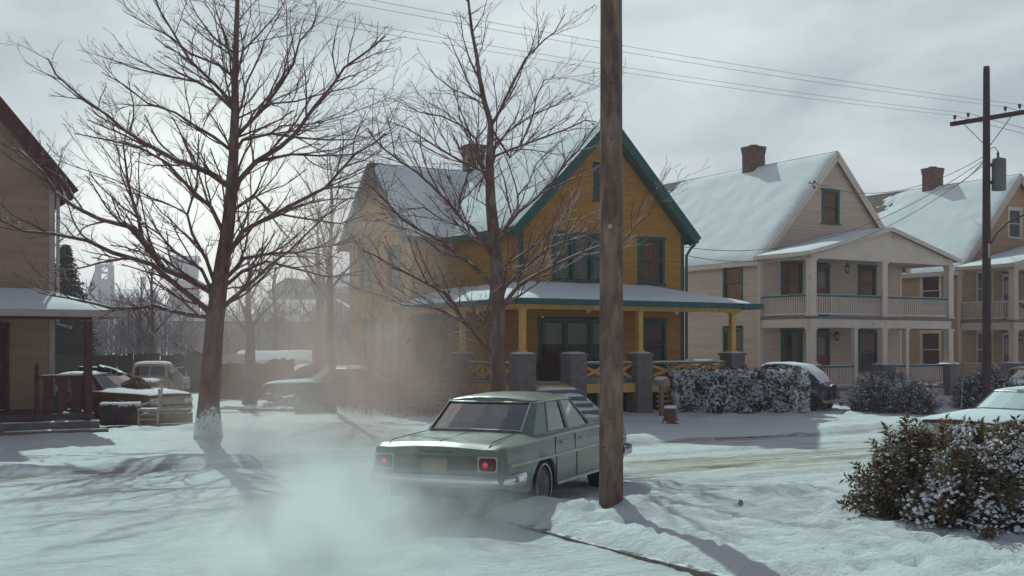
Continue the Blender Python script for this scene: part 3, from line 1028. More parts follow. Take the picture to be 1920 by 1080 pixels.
# ------------------------------------------------------------------ two-storey row houses with double porches
def row_house(name, label, origin, c, full=True, seed=3):
    H = thing(name, label, 'house', origin, TH)
    FW, WE, RZ, BACK = 7.94, 5.62, 10.0, 12.0
    pit = (RZ-WE)/(FW/2)
    def gspan(z):
        if z <= WE: return (0, FW)
        k = (z-WE)/(RZ-.14-WE)*FW/2
        return (k, FW-k) if k < FW/2-.02 else None
    wins = [(1.06, 2.22, 3.98, 5.55, 'c'), (5.35, 6.42, 3.98, 5.50, 'c'), (1.06, 2.22, 1.28, 2.86, 'a'), (5.38, 6.50, 1.18, 2.84, 'b'), (3.28, 4.27, 7.12, 8.48, 'd')]
    doors = [(2.86, 3.72, .62, 2.78), (2.86, 3.72, 3.42, 5.42)]
    f = MB()
    siding(f, (0,0,0), X, -Y, gspan, .45, RZ-.2, [w[:4] for w in wins]+doors, h=.115)
    f.build('siding', c['wall'], H, kind='stuff')
    sw = [(.95, 2.1, 1.25, 2.88), (.95, 2.1, 3.92, 5.50), (5.0, 6.1, 1.25, 2.88), (5.0, 6.1, 3.92, 5.50)]
    s = MB()
    siding(s, (0, BACK, 0), -Y, -X, lambda z: (0, BACK), .45, WE+.15, [(BACK-b, BACK-a, z0, z1) for (a, b, z0, z1) in sw], h=.115)
    s.build('siding', c['wall'], H, kind='stuff')
    s2 = MB(); siding(s2, (FW, 0, 0), Y, X, lambda z: (0, BACK), .45, WE+.15, [], h=.23); s2.build('siding', c['wall'], H, kind='stuff')
    b2 = MB(); siding(b2, (FW, BACK, 0), -X, Y, gspan, .45, RZ-.2, [], h=.3); b2.build('rear_wall', c['wall'], H)
    MB().box(.04, FW-.04, .04, BACK-.04, -.1, .45).build('foundation', M_block, H)
    for w in wins:
        style, m = {'a': ('curtains', c['curt']), 'b': ('blind', c['blind']), 'c': ('blind', c['blind']), 'd': ('blind', c['blind'])}[w[4]]
        window(H, (0,0,0), X, -Y, *w[:4], c['wtrim'], c['sash'], m, 1, style=style, blind_drop=1.0 if w[4] != 'b' else .6)
    for (a, b, z0, z1) in sw: window(H, (0, BACK, 0), -Y, -X, BACK-b, BACK-a, z0, z1, c['wtrim'], c['sash'], c['sblind'], 1, style='blind')
    for d_ in doors: door(H, (0,0,0), X, -Y, *d_, c['dtrim'], c['door'])
    for x in (0, FW):
        MB().box(x-.035 if x == 0 else x-.11, x+.11 if x == 0 else x+.035, -.035, .11, .45, WE-.05).build('corner_board', c['trim'], H)
    # roof
    oh, fo = .30, .22
    ze = WE-pit*oh+.16; zr = RZ+.02
    left = [(-oh, BACK+.3, ze), (-oh, -fo, ze), (FW/2, -fo, zr), (FW/2, BACK+.3, zr)]
    right = [(FW+oh, -fo, ze), (FW+oh, BACK+.3, ze), (FW/2, BACK+.3, zr), (FW/2, -fo, zr)]
    ro = MB().slab(left, .12).slab(right, .12).build('roof', M_shingle, H)
    # snow has slid off the far upper part of the left slope
    def sn(q, seed, cut):
        q = [V3(p) for p in q]
        nrm = (q[1]-q[0]).cross(q[3]-q[0]).normalized()
        def fn(a, b):
            p = (q[0]*(1-a)+q[1]*a)*(1-b)+(q[3]*(1-a)+q[2]*a)*b
            ed = min(1, min(a, 1-a)*26, min(b, 1-b)*14)
            k = .09*(1+.3*NZ.noise(p*1.2+V3((seed,0,0)))+.15*NZ.noise(p*4+V3((0,seed,0))))
            bare = sm(.22 if seed < 6 else .46, .08 if seed < 6 else .28, a + .12*NZ.noise(p*.8) + .05*NZ.noise(p*3.1) + .04*NZ.noise(p*7) + (.5-b)*.22) if cut else 0
            bare = max(bare, 0)
            return p + nrm*(-.012+(k+.012)*math.sqrt(max(0, ed))*(1-bare*1.25))
        return MB().grid(fn, 70, 36)
    sn(left, seed, True).build('roof_snow', M_snow, ro, smooth='all')
    sn(right, seed+5, False).build('roof_snow', M_snow, ro, smooth='all')
    for xe in (-oh, FW+oh):
        MB().beam((xe, -fo-.012, ze-.10), (FW/2, -fo-.012, zr-.10), .05, .13).build('rake_board', c['trim'], H)
        MB().beam((xe, -fo-.005, ze-.26), (FW/2, -fo-.005, zr-.30), .03, .14).build('rake_board', c['trim'], H)
        MB().beam((xe, -fo, ze-.09), (xe, BACK, ze-.09), .06, .17).build('gutter', c['trim'], H)
    chimney(H, (FW/2, 4.64), .70, RZ-1.2, RZ+.95)
    # double porch
    D = 2.59
    x0, x1 = .08, FW-.20
    yf = -D
    dk1, dk2, top = .62, 3.28, 5.42
    for nm, z in (('porch_deck', dk1), ('balcony_deck', dk2)):
        MB().box(x0-.08, x1+.08, yf-.10, -.03, z-.10, z).build(nm, c['deck'], H)
    MB().box(x0-.04, x1+.04, yf-.06, yf+.10, dk2-.42, dk2-.105).build('porch_beam', c['trim'], H)
    for xx in (x0, x1): MB().box(xx-.09, xx+.09, yf+.105, -.03, dk2-.42, dk2-.105).build('porch_beam', c['trim'], H)
    MB().box(x0, x1, yf+.12, -.04, dk2-.135, dk2-.105).build('porch_ceiling', c['trim'], H)
    cols = [x0+.02, x0+3.80, x1-.02]
    for i, xx in enumerate(cols):
        block_pier(H, (xx, yf+.02), -.05, 1.46, .62, seed*10+i, c['pier'])
        post(H, (xx, yf+.02), 1.51, dk2-.42, .26, c['trim'], cap=.09, base=.07)
        post(H, (xx, yf+.02), dk2, top, .27, c['trim'], cap=.09, base=.07)
    for xx in (2.35, 5.2): post(H, (xx, yf+.02), dk1, dk2-.42, .17, c['trim'], cap=.07, base=.05)
    MB().box(x0-.05, x1+.05, yf-.03, yf+.05, -.1, dk1-.101).build('skirt', c['wall'], H)
    MB().box(x0-.05, x0+.03, yf+.05, -.05, -.1, dk1-.101).build('skirt', c['wall'], H)
    for (a, b) in ((cols[0]+.14, cols[1]-.14), (cols[1]+.14, cols[2]-.14)):
        baluster_rail(H, (a, yf+.02), (b, yf+.02), dk2+.06, dk2+.80, c['rail'], c['trim'])
    baluster_rail(H, (x0, -.06), (x0, yf+.20), dk2+.06, dk2+.80, c['rail'], c['trim'])
    for (a, b) in ((cols[0]+.33, 2.26), (cols[1]+.33, 5.11), (5.29, cols[2]-.33)):
        baluster_rail(H, (a, yf+.02), (b, yf+.02), dk1+.06, dk1+.82, c['rail'], c['trim'])
    baluster_rail(H, (x0, -.06), (x0, yf+.35), dk1+.06, dk1+.82, c['rail'], c['trim'])
    # pediment roof
    yo = yf-.28
    xa, xb, xm = x0-.42, x1+.42, (x0+x1)/2+.15
    pz0, pz1 = top+.20, 6.72
    lft = [(xa, .0, pz0), (xa, yo, pz0), (xm, yo, pz1), (xm, .0, pz1)]
    rgt = [(xb, yo, pz0), (xb, .0, pz0), (xm, .0, pz1), (xm, yo, pz1)]
    add_roof(H, [lft, rgt], 'porch_roof', .09, sn=.07, seed=seed*17)
    t = MB()
    n_ = len(t.v)
    P1 = [(xa+.34, yf-.06, top+.06), (xb-.34, yf-.06, top+.06), (xb-.34, yf-.06, pz0-.02), (xm, yf-.06, pz1-.10), (xa+.34, yf-.06, pz0-.02)]
    P2 = [(p[0], yf+.05, p[2]) for p in P1]
    t.add(P1+P2, [(0,1,2,3,4), (9,8,7,6,5)]+[(i, 5+i, 5+(i+1) % 5, (i+1) % 5) for i in range(5)])
    t.build('pediment', c['trim'], H)
    MB().box(x0-.12, x1+.12, yf-.08, yf+.12, top-.02, top+.24).build('porch_beam', c['trim'], H)
    for xx in (x0, x1): MB().box(xx-.10, xx+.10, yf+.125, -.03, top-.02, top+.22).build('porch_beam', c['trim'], H)
    MB().box(x0, x1, yf+.13, -.04, top+.10, top+.13).build('porch_ceiling', c['trim'], H)
    for xe in (xa, xb):
        MB().beam((xe, yo-.012, pz0-.07), (xm, yo-.012, pz1-.07), .04, .16).build('rake_board', c['trim'], H)
    MB().beam((xa-.02, yo, pz0-.07), (xa-.02, -.02, pz0-.07), .04, .15).build('gutter', c['trim'], H)
    MB().tube([(-.12, -.05, ze-.2), (-.10, -.06, ze-.5), (-.10, -.06, .3)], .04, 7).build('downspout', c['trim'], H)
    lantern(H, (3.4, -1.25, top+.10))
    lantern(H, (4.02, -.14, 2.9), False)
    # front steps
    for k in range(3):
        zt = dk1-(k+1)*.16
        MB().box(2.5, 3.7, yf-.12-(k+1)*.3, yf-.12-k*.3, -.05, zt).build('step', c['deck'], H)
    return H
M_teal = mat('teal_trim', (.010, .088, .085), .5, .2)
CREAM = dict(
    wall=mat('cream_paint', (.60, .45, .36), .7, .14, 1.2, .1, 50, stretch=(.35, .35, 6.5), dirt=.1, dirt_col=(.42, .28, .21)),
    trim=mat('pale_trim', (.64, .505, .435), .65, .08, 2, .08, 40, dirt=.05, dirt_col=(.35, .28, .22)),
    wtrim=M_teal, sash=M_grnd, dtrim=M_teal, door=mat('red_door', (.22, .04, .03), .5, .2),
    blind=mat('tan_blind', (.46, .17, .06), .9, .15, 6), sblind=mat('orange_blind', (.60, .24, .06), .9, .15, 6),
    curt=M_curt_red, rail=M_teal, deck=M_greyp, pier=M_block)
cq = V3((9.57, 44.2, 0))
CH = row_house('cream_house', 'cream clapboard house with teal window trim and two storey porch', cq, CREAM, seed=3)
TAN = dict(
    wall=mat('tan_paint', (.41, .235, .145), .7, .15, 1.2, .1, 50, stretch=(.35, .35, 6.5), dirt=.1, dirt_col=(.28, .19, .11)),
    trim=mat('dusty_trim', (.48, .36, .30), .65, .08, 2, .08, 40), wtrim=mat('ivory_trim', (.55, .46, .36), .6, .1),
    sash=mat('ivory_sash', (.50, .42, .34), .6, .1), dtrim=mat('ivory_trim', (.55, .46, .36)), door=mat('maroon_door', (.12, .02, .02), .5, .2),
    blind=mat('slate_blind', (.10, .115, .125), .8, .2), sblind=mat('maroon_blind', (.17, .035, .045), .9, .2), curt=M_curt_red,
    rail=mat('faded_rail', (.36, .30, .25), .6, .1), deck=M_greyp, pier=M_block)
tq = cq + V3((CU*11.74, SU*11.74, 0))
TH_ = row_house('tan_house', 'tan clapboard house with ivory window trim behind the utility pole', tq, TAN, seed=8)
# greenery roped on its balcony rail
gm = MB(); rng = random.Random(4)
M_gar = mat('garland_green', (.03, .05, .03), .8, .4, 20, snow=.6)
for k in range(420):
    a = rng.random(); x = .3+a*7.0
    sag = .22*abs(math.sin(x*2.2))
    p = V3((x, -2.68+rng.uniform(-.07, .07), 4.08-sag+rng.uniform(-.07, .07)))
    d = V3((rng.uniform(-1,1), rng.uniform(-1,1), rng.uniform(-1,1))).normalized()*.07
    e_ = d.cross(V3((rng.uniform(-1,1), .3, 1))).normalized()*.03
    gm.add([p-d, p+e_, p+d, p-e_], [(0,1,2,3)])
gm.build('garland', M_gar, TH_, kind='stuff')

# ------------------------------------------------------------------ house at the left edge
M_lwall = mat('straw_paint', (.35, .215, .15), .75, .16, 1.1, .15, 50, stretch=(.35, .35, 5), dirt=.15, dirt_col=(.26, .19, .12))
M_mar = mat('maroon_paint', (.085, .018, .022), .6, .25, 4, .1, 40)
M_pink = mat('pale_eave', (.42, .34, .31), .7, .1, 4)
def left_house():
    o = V3((-11.42, 28.54, 0))
    H = thing('straw_house', 'straw coloured house with maroon eaves and porch at the left edge', 'house', o, TH)
    W, WE, D = 7.2, 6.38, 9.0
    pit = 1.22
    RZ = WE+pit*W/2
    def gs(z):
        if z <= WE: return (-W, 0)
        k = (z-WE)/pit
        return (-W+k, -k) if k < W/2-.02 else None
    f = MB()
    siding(f, (0,0,0), X, -Y, gs, .5, RZ-.2, [(-2.05, -1.02, .6, 2.72), (-5.5, -4.3, 1.4, 2.8), (-4.2, -3.0, 4.0, 5.4)], h=.17, th=.012)
    f.build('siding', M_lwall, H, kind='stuff')
    s = MB(); siding(s, (0,0,0), Y, X, lambda z: (0, D), .5, WE+.1, [], h=.17, th=.012); s.build('siding', M_lwall, H, kind='stuff')
    b = MB(); siding(b, (0, D, 0), -X, Y, lambda z: None if gs(z) is None else (-gs(z)[1], -gs(z)[0]), .5, RZ-.2, [], h=.34); b.build('rear_wall', M_lwall, H)
    MB().box(-W+.03, -.03, .03, D-.03, -.1, .5).build('foundation', M_block, H)
    door(H, (0,0,0), X, -Y, -2.05, -1.02, .6, 2.72, M_mar, M_mar)
    window(H, (0,0,0), X, -Y, -5.5, -4.3, 1.4, 2.8, M_mar, M_mar, M_curt, 1)
    window(H, (0,0,0), X, -Y, -4.2, -3.0, 4.0, 5.4, M_mar, M_mar, M_curt, 2)
    MB().box(-.10, .035, -.03, .10, .5, WE-.05).build('corner_board', M_pink, H)
    oh, fo = .38, .45
    ze = WE-pit*oh+.15; zr = RZ+.03
    right = [(oh, -fo, ze), (oh, D+.3, ze), (-W/2, D+.3, zr), (-W/2, -fo, zr)]
    left = [(-W-oh, D+.3, ze), (-W-oh, -fo, ze), (-W/2, -fo, zr), (-W/2, D+.3, zr)]
    add_roof(H, [right, left], 'roof', .16, M_shingle, .09, seed=77)
    for xe in (oh, -W-oh):
        MB().beam((xe, -fo-.015, ze-.16), (-W/2, -fo-.015, zr-.16), .06, .36).build('rake_board', M_mar, H)
        MB().beam((xe, -fo+.03, ze-.14), (xe, D, ze-.14), .05, .24).build('eave_board', M_mar, H)
        MB().slab([(xe, -.02, ze-.19), (xe, -fo, ze-.19), (-W/2, -fo, zr-.19), (-W/2, -.02, zr-.19)] if xe < 0 else
                  [(xe, -fo, ze-.19), (xe, -.02, ze-.19), (-W/2, -.02, zr-.19), (-W/2, -fo, zr-.19)], .02).build('soffit', M_mar, H)
    MB().tube([(.12, -.10, ze), (.10, -.08, ze-.3), (.09, -.08, 2.7), (.35, -.4, 2.62)], .045, 7).build('downspout', M_pink, H)
    # porch
    PD = 2.25
    dz = .60
    x1 = .42
    MB().box(-W, x1+.12, -PD-.05, -.02, dz-.14, dz).build('porch_deck', M_mar2, H)
    MB().box(-W, x1+.05, -PD+.02, -PD+.06, 0, dz-.15).box(x1, x1+.04, -PD+.06, -.05, 0, dz-.15).build('skirt', M_greyp2, H)
    for k in range(3):
        zt = dz-(k+1)*.16
        st = MB().box(-3.6, x1+.14+.10*k, -PD-.07-(k+1)*.46, -PD-.07-k*.46, -.05, zt).build('step', M_greyp2, H)
        MB().snow([(-1.6, -PD-.07-(k+1)*.455, zt+.002), (x1-.1, -PD-.07-(k+1)*.455, zt+.002), (x1-.1, -PD-.09-k*.46-.22, zt+.002), (-1.6, -PD-.09-k*.46-.22, zt+.002)], .02, 14, 3, k*5.0, .9).build('step_snow', M_snow, st, smooth='all')
    ez = 2.78
    for x in (x1, -3.4, -W+.2): post(H, (x, -PD+.12), dz, ez, .17, M_mar, cap=0, base=0)
    MB().box(-W, x1+.08, -PD+.02, -PD+.20, ez, ez+.12).build('porch_beam', M_mar, H)
    MB().box(-W, x1+.5, -PD-.3, -.02, ez+.125, ez+.145).build('porch_ceiling', M_pink, H)
    yo = -PD-.38
    fr = [(-W-.3, yo, ez+.20), (x1+.75, yo, ez+.20), (-.6, -.02, ez+.82), (-W-.3, -.02, ez+.82)]
    rt = [(x1+.75, yo, ez+.20), (x1+.75, .5, ez+.20), (-.6, -.016, ez+.82), (-.6, -.02, ez+.82)]
    add_roof(H, [fr, rt], 'porch_roof', .08, M_shingle, .07, seed=91)
    MB().beam((-W-.3, yo-.02, ez+.14), (x1+.76, yo-.02, ez+.14), .05, .16).build('eave_board', M_pink, H)
    MB().beam((x1+.77, yo, ez+.14), (x1+.77, .4, ez+.14), .05, .16).build('eave_board', M_pink, H)
    # railing of wide boards at the right end and beside the post
    r = MB().beam((x1, -PD+.2, 1.45), (x1, -.05, 1.45), .10, .07).build('top_rail', M_mar, H)
    MB().snow([(x1-.05, -PD+.2, 1.49), (x1+.05, -PD+.2, 1.49), (x1+.05, -.05, 1.49), (x1-.05, -.05, 1.49)], .03, 4, 14, 3).build('snow_line', M_snow, r, smooth='all')
    for k in range(7): MB().box(x1-.02, x1+.02, -PD+.32+k*.28, -PD+.54+k*.28, dz+.05, 1.41).build('rail_board', M_mar, H)
    r2 = MB().beam((-.62, -PD+.12, 1.45), (x1-.09, -PD+.12, 1.45), .10, .07).build('top_rail', M_mar, H)
    MB().snow([(-.62, -PD+.07, 1.49), (x1-.09, -PD+.07, 1.49), (x1-.09, -PD+.17, 1.49), (-.62, -PD+.17, 1.49)], .03, 10, 3, 8).build('snow_line', M_snow, r2, smooth='all')
    MB().lathe([(.05, dz), (.05, 1.42), (.07, 1.45), (.03, 1.56), (.06, 1.63), (.04, 1.72), (.001, 1.76)], (-.70, -PD+.12, 0), 'z', 10).build('newel', M_mar, H)
    for k in range(3): MB().box(-.56+k*.31, -.34+k*.31, -PD+.10, -PD+.14, dz+.05, 1.41).build('rail_board', M_mar, H)
    return H
M_mar2 = mat('worn_maroon_deck', (.10, .05, .05), .7, .3, 4, .2, 30)
M_greyp2 = mat('mauve_grey_step', (.17, .13, .135), .75, .25, 4, .2, 30)
LH = left_house()
def house_pt(H, x, y, z=0.0):
    l = H.location
    return V3((l.x + x*CU - y*SU, l.y + x*SU + y*CU, l.z+z))
# things standing on that porch
p = house_pt(LH, -.25, -1.55, .602)
t = thing('teal_crate', 'small teal crate standing on the porch of the straw coloured house', 'crate', p, TH+.1)
M_tealc = mat('teal_crate_paint', (.02, .12, .10), .7, .3)
for k, (x0, x1, y0, y1) in enumerate(((-.2, .2, -.15, -.13), (-.2, .2, .13, .15), (-.2, -.18, -.13, .13), (.18, .2, -.13, .13))):
    for j in range(3): MB().box(x0, x1, y0, y1, .02+j*.13, .13+j*.13).build('slat', M_tealc, t)
MB().box(-.19, .19, -.14, .14, .0, .02).build('base', M_tealc, t)
p = house_pt(LH, .08, -1.75, .602)
t = thing('plank_stand', 'pale folding plank stand leaning beside the teal crate', 'stand', p, TH)
MB().beam((-.22, 0, .01), (.18, .02, .55), .12, .03).build('leg', M_timber, t)
MB().beam((.25, 0, .01), (.02, .02, .42), .10, .03).build('leg', M_timber, t)
# ------------------------------------------------------------------ bare trees
M_bark = mat('maple_bark', (.150, .070, .058), .9, .4, 5, .8, 30, stretch=(1, 1, .35), snow=.68, dirt=.2, dirt_col=(.19, .14, .13))
M_barkw = mat('snowy_bark', (.145, .064, .052), .9, .4, 5, .8, 30, stretch=(1, 1, .35), snow=.42, dirt=.15, dirt_col=(.19, .14, .13))
M_barks = mat('plastered_bark', (.085, .050, .045), .9, .35, 5, .8, 30, stretch=(1, 1, .35), snow=.80, dirt=.15, dirt_col=(.15, .11, .10))
M_bark2 = mat('thin_bark', (.105, .065, .06), .9, .3, 6, .5, 30, snow=.84)
M_twig = mat('pinkish_twig', (.26, .125, .10), .9, .3, 6, snow=.9)
def trunk_mat(name, top):
    """bark with wind-packed snow plastered on its foot"""
    m = mat(name, (.150, .075, .062), .9, .45, 6, .9, 30, stretch=(1, 1, .35), snow=.86, dirt=.42, dirt_col=(.24, .20, .19))
    t = m.node_tree; N = t.nodes; l = t.links.new
    b = N['Principled BSDF']
    src = b.inputs['Base Color'].links[0].from_socket
    ge = N.new('ShaderNodeNewGeometry'); sx = N.new('ShaderNodeSeparateXYZ'); l(ge.outputs['Position'], sx.inputs[0])
    nz = N.new('ShaderNodeTexNoise'); nz.inputs['Scale'].default_value = 4.5; nz.inputs['Detail'].default_value = 8; nz.inputs['Roughness'].default_value = .72
    l(ge.outputs['Position'], nz.inputs['Vector'])
    ma = N.new('ShaderNodeMath'); ma.operation = 'MULTIPLY_ADD'; ma.inputs[1].default_value = top*1.9; ma.inputs[2].default_value = -top*.45
    l(nz.outputs['Fac'], ma.inputs[0])
    sb = N.new('ShaderNodeMath'); sb.operation = 'SUBTRACT'; l(ma.outputs[0], sb.inputs[0]); l(sx.outputs['Z'], sb.inputs[1])
    mr = N.new('ShaderNodeMapRange'); mr.inputs['From Min'].default_value = -.06; mr.inputs['From Max'].default_value = .10
    l(sb.outputs[0], mr.inputs['Value'])
    mx = N.new('ShaderNodeMix'); mx.data_type = 'RGBA'; mx.inputs['B'].default_value = (.62, .66, .66, 1)
    l(mr.outputs['Result'], mx.inputs['Factor']); l(src, mx.inputs['A']); l(mx.outputs['Result'], b.inputs['Base Color'])
    return m
def lerp_pts(pts, t):
    n = len(pts)-1
    k = min(n-1e-6, max(0, t*n)); i = int(k); f = k-i
    return pts[i]*(1-f)+pts[i+1]*f, (pts[i+1]-pts[i])
def plen(pts): return sum((pts[i+1]-pts[i]).length for i in range(len(pts)-1))
def kink(pts, rng, amt):
    out = [pts[0]]
    for i in range(len(pts)-1):
        a, b = pts[i], pts[i+1]
        n = max(1, int((b-a).length/.45))
        for k in range(1, n+1):
            p = a.lerp(b, k/n)
            if k < n: p = p + V3((rng.uniform(-1,1), rng.uniform(-1,1), rng.uniform(-1,1)))*amt
            out.append(p)
    return out
SIDES = (8, 6, 4, 3, 3)
def sprout(mb, pts, r0, r1, lev, maxlev, rng, up=.25, dens=1.0, t0=.15, spread=1.0, lenk=1.0):
    """a limb along pts, tapering from r0 to r1, and its side branches down to twigs"""
    ln = plen(pts)
    n = len(pts)
    rad = [r0+(r1-r0)*(i/(n-1))**.8 for i in range(n)]
    mb.tube(pts, rad, SIDES[min(lev, 4)], cap=False)
    if lev >= maxlev or ln < .10: return
    sp = (.235, .20, .18, .16)[min(lev, 3)]/dens
    cnt = int(ln*(1-t0)/sp)
    sgn = 1
    ax0 = None
    for k in range(cnt):
        t = t0+(1-t0)*(k+rng.random()*.8)/max(1, cnt)
        p, tg = lerp_pts(pts, t)
        tg = tg.normalized()
        r = r0+(r1-r0)*t**.8
        side = tg.cross(V3((0, 0, 1)))
        if side.length < .2: side = V3((1, 0, 0))
        side.normalize()
        side = Matrix.Rotation(rng.uniform(-.9, .9), 3, tg) @ side
        sgn = -sgn
        ang = rng.uniform(.45, .85)*spread
        d = (tg*math.cos(ang) + side*(sgn*math.sin(ang)) + V3((0, 0, up*.45))).normalized()
        l = min(ln*.68, (1.75, .75, .36, .2)[min(lev, 3)])*rng.uniform(.45, 1.15)*(1.12-.55*t)*lenk
        if l < .06: continue
        m = max(2, int(l/.16)) if lev < 2 else 2
        m = min(m, 7)
        q = [p]
        for j in range(m):
            d = (d + V3((rng.uniform(-1,1), rng.uniform(-1,1), rng.uniform(-1,1)))*.17 + V3((0,0,up*.16))).normalized()
            q.append(q[-1]+d*(l/m))
        rr = min(r*.62, max(.0066, l*.0185))
        sprout(mb, q, rr, max(.0042, rr*.4), lev+1, maxlev, rng, up, dens, .12, spread, lenk)
def tree_px(name, label, Y0, trunk, tr, limbs, seed, mats, maxlev=3, dens=1.0, group=None, cat='tree', depth=.55, up=.25, flare=1.4, lenk=1.0, twig_mat=None):
    """trunk and limbs given as lines seen in the photograph, each limb then leaning toward or away from the viewer"""
    rng = random.Random(seed)
    base = at(trunk[0][0], trunk[0][1], Y0)
    gz = ground_z(base.x, base.y)
    e = thing(name, label, cat, (base.x, base.y, gz), 0, group)
    off = V3((base.x, base.y, gz))
    tp = [at(a, b, Y0)-off for a, b in trunk]
    tp[0].z = -.15
    tp = kink(tp, rng, .012)
    n = len(tp)
    # radius along the trunk from given (py -> radius px) stops
    def rad_at(z):
        py = 650-(z+gz-2.15)*F/Y0
        st = tr
        if py >= st[0][0]: return st[0][1]
        for (pa, ra), (pb, rb) in zip(st, st[1:]):
            if pa >= py >= pb: return ra+(rb-ra)*(pa-py)/(pa-pb)
        return st[-1][1]
    rads = []
    for p in tp:
        r = rad_at(p.z)/F*Y0
        r *= 1+(flare-1)*math.exp(-max(0, p.z)/.28)
        rads.append(r)
    mt, ml = mats
    MB().tube(tp, rads, 14).build('trunk', mt, e, smooth='all')
    built = []
    for line in limbs:
        q0 = at(line[0][0], line[0][1], Y0)
        Yb, rcap = Y0, None
        dtr = min((q0-off-p).length for p in tp)
        if dtr > .34 and built:          # this one springs from another limb: start at that limb's own distance
            bp, br = min(built, key=lambda w: ((w[0].x/w[0].y-q0.x/q0.y)**2+((w[0].z-2.15)/w[0].y-(q0.z-2.15)/q0.y)**2))
            Yb, rcap = bp.y, br
        slope = rng.choice((-1, 1))*rng.uniform(.1, 1)*depth
        q = []
        run = 0.0
        prev = q0
        for (a, b) in line:
            r = at(a, b, Y0)
            run += (r-prev).length; prev = r
            q.append(at(a, b, Yb+slope*run)-off)
        r0 = min(max(.012, .0185*plen(q)**.9), rad_at(q[0].z)/F*Y0*.72)
        if rcap is None:
            nb_ = min(tp, key=lambda p: (p-q[0]).length+max(0, p.z-q[0].z+.05)*2)
            if (nb_-q[0]).length > .03: q.insert(0, nb_*1.0)
        if rcap is not None: q[0] = bp-off; r0 = min(r0, rcap*.8)
        q = kink(q, rng, .035)
        for i_, w_ in enumerate(q): built.append((w_+off, r0*(1-.82*(i_/(len(q)-1))**.8)))
        mb = MB()
        sprout(mb, q, r0, max(.005, r0*.18), 0, maxlev, rng, up, dens, .12, 1.0, lenk)
        mb.build('limb', ml, e)
    # small shoots on the upper trunk
    mb = MB()
    for k in range(26):
        t = rng.uniform(.45, .98)
        p, tg = lerp_pts(tp, t)
        a = rng.uniform(0, 6.28)
        d = V3((math.cos(a), math.sin(a), .7)).normalized()
        l = rng.uniform(.4, 1.3)*(1.3-t)
        q = [p]
        for j in range(4):
            d = (d+V3((rng.uniform(-1,1), rng.uniform(-1,1), rng.uniform(-.6,1)))*.2).normalized(); q.append(q[-1]+d*l/4)
        sprout(mb, q, .016, .004, 1, maxlev, rng, up, dens)
    mb.build('shoots', ml, e, kind='stuff')
    return e
T1 = tree_px('maple_tree', 'large bare maple with wide branches and snow plastered foot before the straw house', 25.0,
    [(390,838),(391,760),(397,680),(403,600),(412,530),(424,450),(433,370),(438,290),(441,210),(440,140),(443,60),(445,0),(447,-70)],
    [(838, 21), (700, 18.5), (600, 17), (450, 13), (300, 9.5), (150, 6.5), (0, 4), (-70, 2)],
    [[(385,578),(338,540),(284,495),(209,473),(164,451),(98,438),(44,433),(0,411),(-40,385)],
     [(398,548),(350,520),(307,504),(267,451),(251,427),(187,411),(138,387),(102,358),(80,322),(40,285),(0,269)],
     [(270,455),(247,371),(235,304),(231,273),(240,235),(244,205)],
     [(402,530),(387,487),(360,438),(351,402),(369,344),(371,290),(372,251)],
     [(353,410),(329,389),(284,371),(213,336),(142,313),(107,300),(60,300)],
     [(420,440),(396,389),(356,353),(311,304),(260,275),(200,262),(140,250)],
     [(430,350),(395,325),(330,300),(265,265),(200,215),(150,180),(105,140),(90,110)],
     [(436,284),(400,256),(369,238),(329,211),(276,193),(231,158),(190,135)],
     [(437,205),(400,170),(369,153),(311,142),(249,127),(205,110)],
     [(439,145),(410,122),(356,100),(320,69),(284,50),(230,20)],
     [(438,200),(395,150),(355,112),(330,70),(300,20),(285,-20)],
     [(398,672),(365,658),(345,652),(318,640),(296,641)],
     [(399,595),(362,591),(318,582),(289,573),(211,578),(184,571),(153,564),(122,558),(100,555),(70,548)],
     [(404,560),(378,505),(325,470),(300,440),(270,420),(215,400)],
     [(404,600),(420,575),(433,562),(453,545),(482,520),(504,498),(544,469),(573,440),(610,405),(650,372)],
     [(410,560),(438,507),(458,484),(509,475),(558,473),(593,464),(640,458),(662,452)],
     [(412,545),(455,508),(500,490),(560,505),(620,520),(690,505)],
     [(414,500),(455,433),(508,405),(561,377),(610,352),(638,320),(666,289),(701,268),(722,250)],
     [(600,357),(640,350),(690,353),(720,340)],
     [(430,398),(450,385),(476,366),(508,398),(554,407),(600,414),(638,419),(680,405)],
     [(430,388),(448,338),(480,303),(526,275),(554,250),(589,201),(624,159),(645,127),(694,92),(723,67)],
     [(500,292),(547,289),(600,292),(652,290),(700,282)],
     [(455,262),(508,250),(560,258),(610,262),(659,262),(690,240)],
     [(438,262),(455,243),(490,208),(526,159),(550,120),(561,78),(585,50),(600,10)],
     [(480,205),(508,194),(554,190),(603,176),(663,162),(694,144),(730,120)],
     [(440,225),(452,201),(462,155),(483,113),(497,74),(525,25)],
     [(441,160),(455,95),(483,67),(520,25),(540,-10)],
     [(490,250),(526,236),(589,232),(649,215),(709,192),(740,178)],
     [(442,130),(425,85),(405,20),(395,-30)],
     [(445,40),(480,0),(500,-40)],
     [(440,100),(400,70),(370,30),(345,-20)]],
    11, (trunk_mat('maple_trunk', 1.35), M_bark), 3, .95)
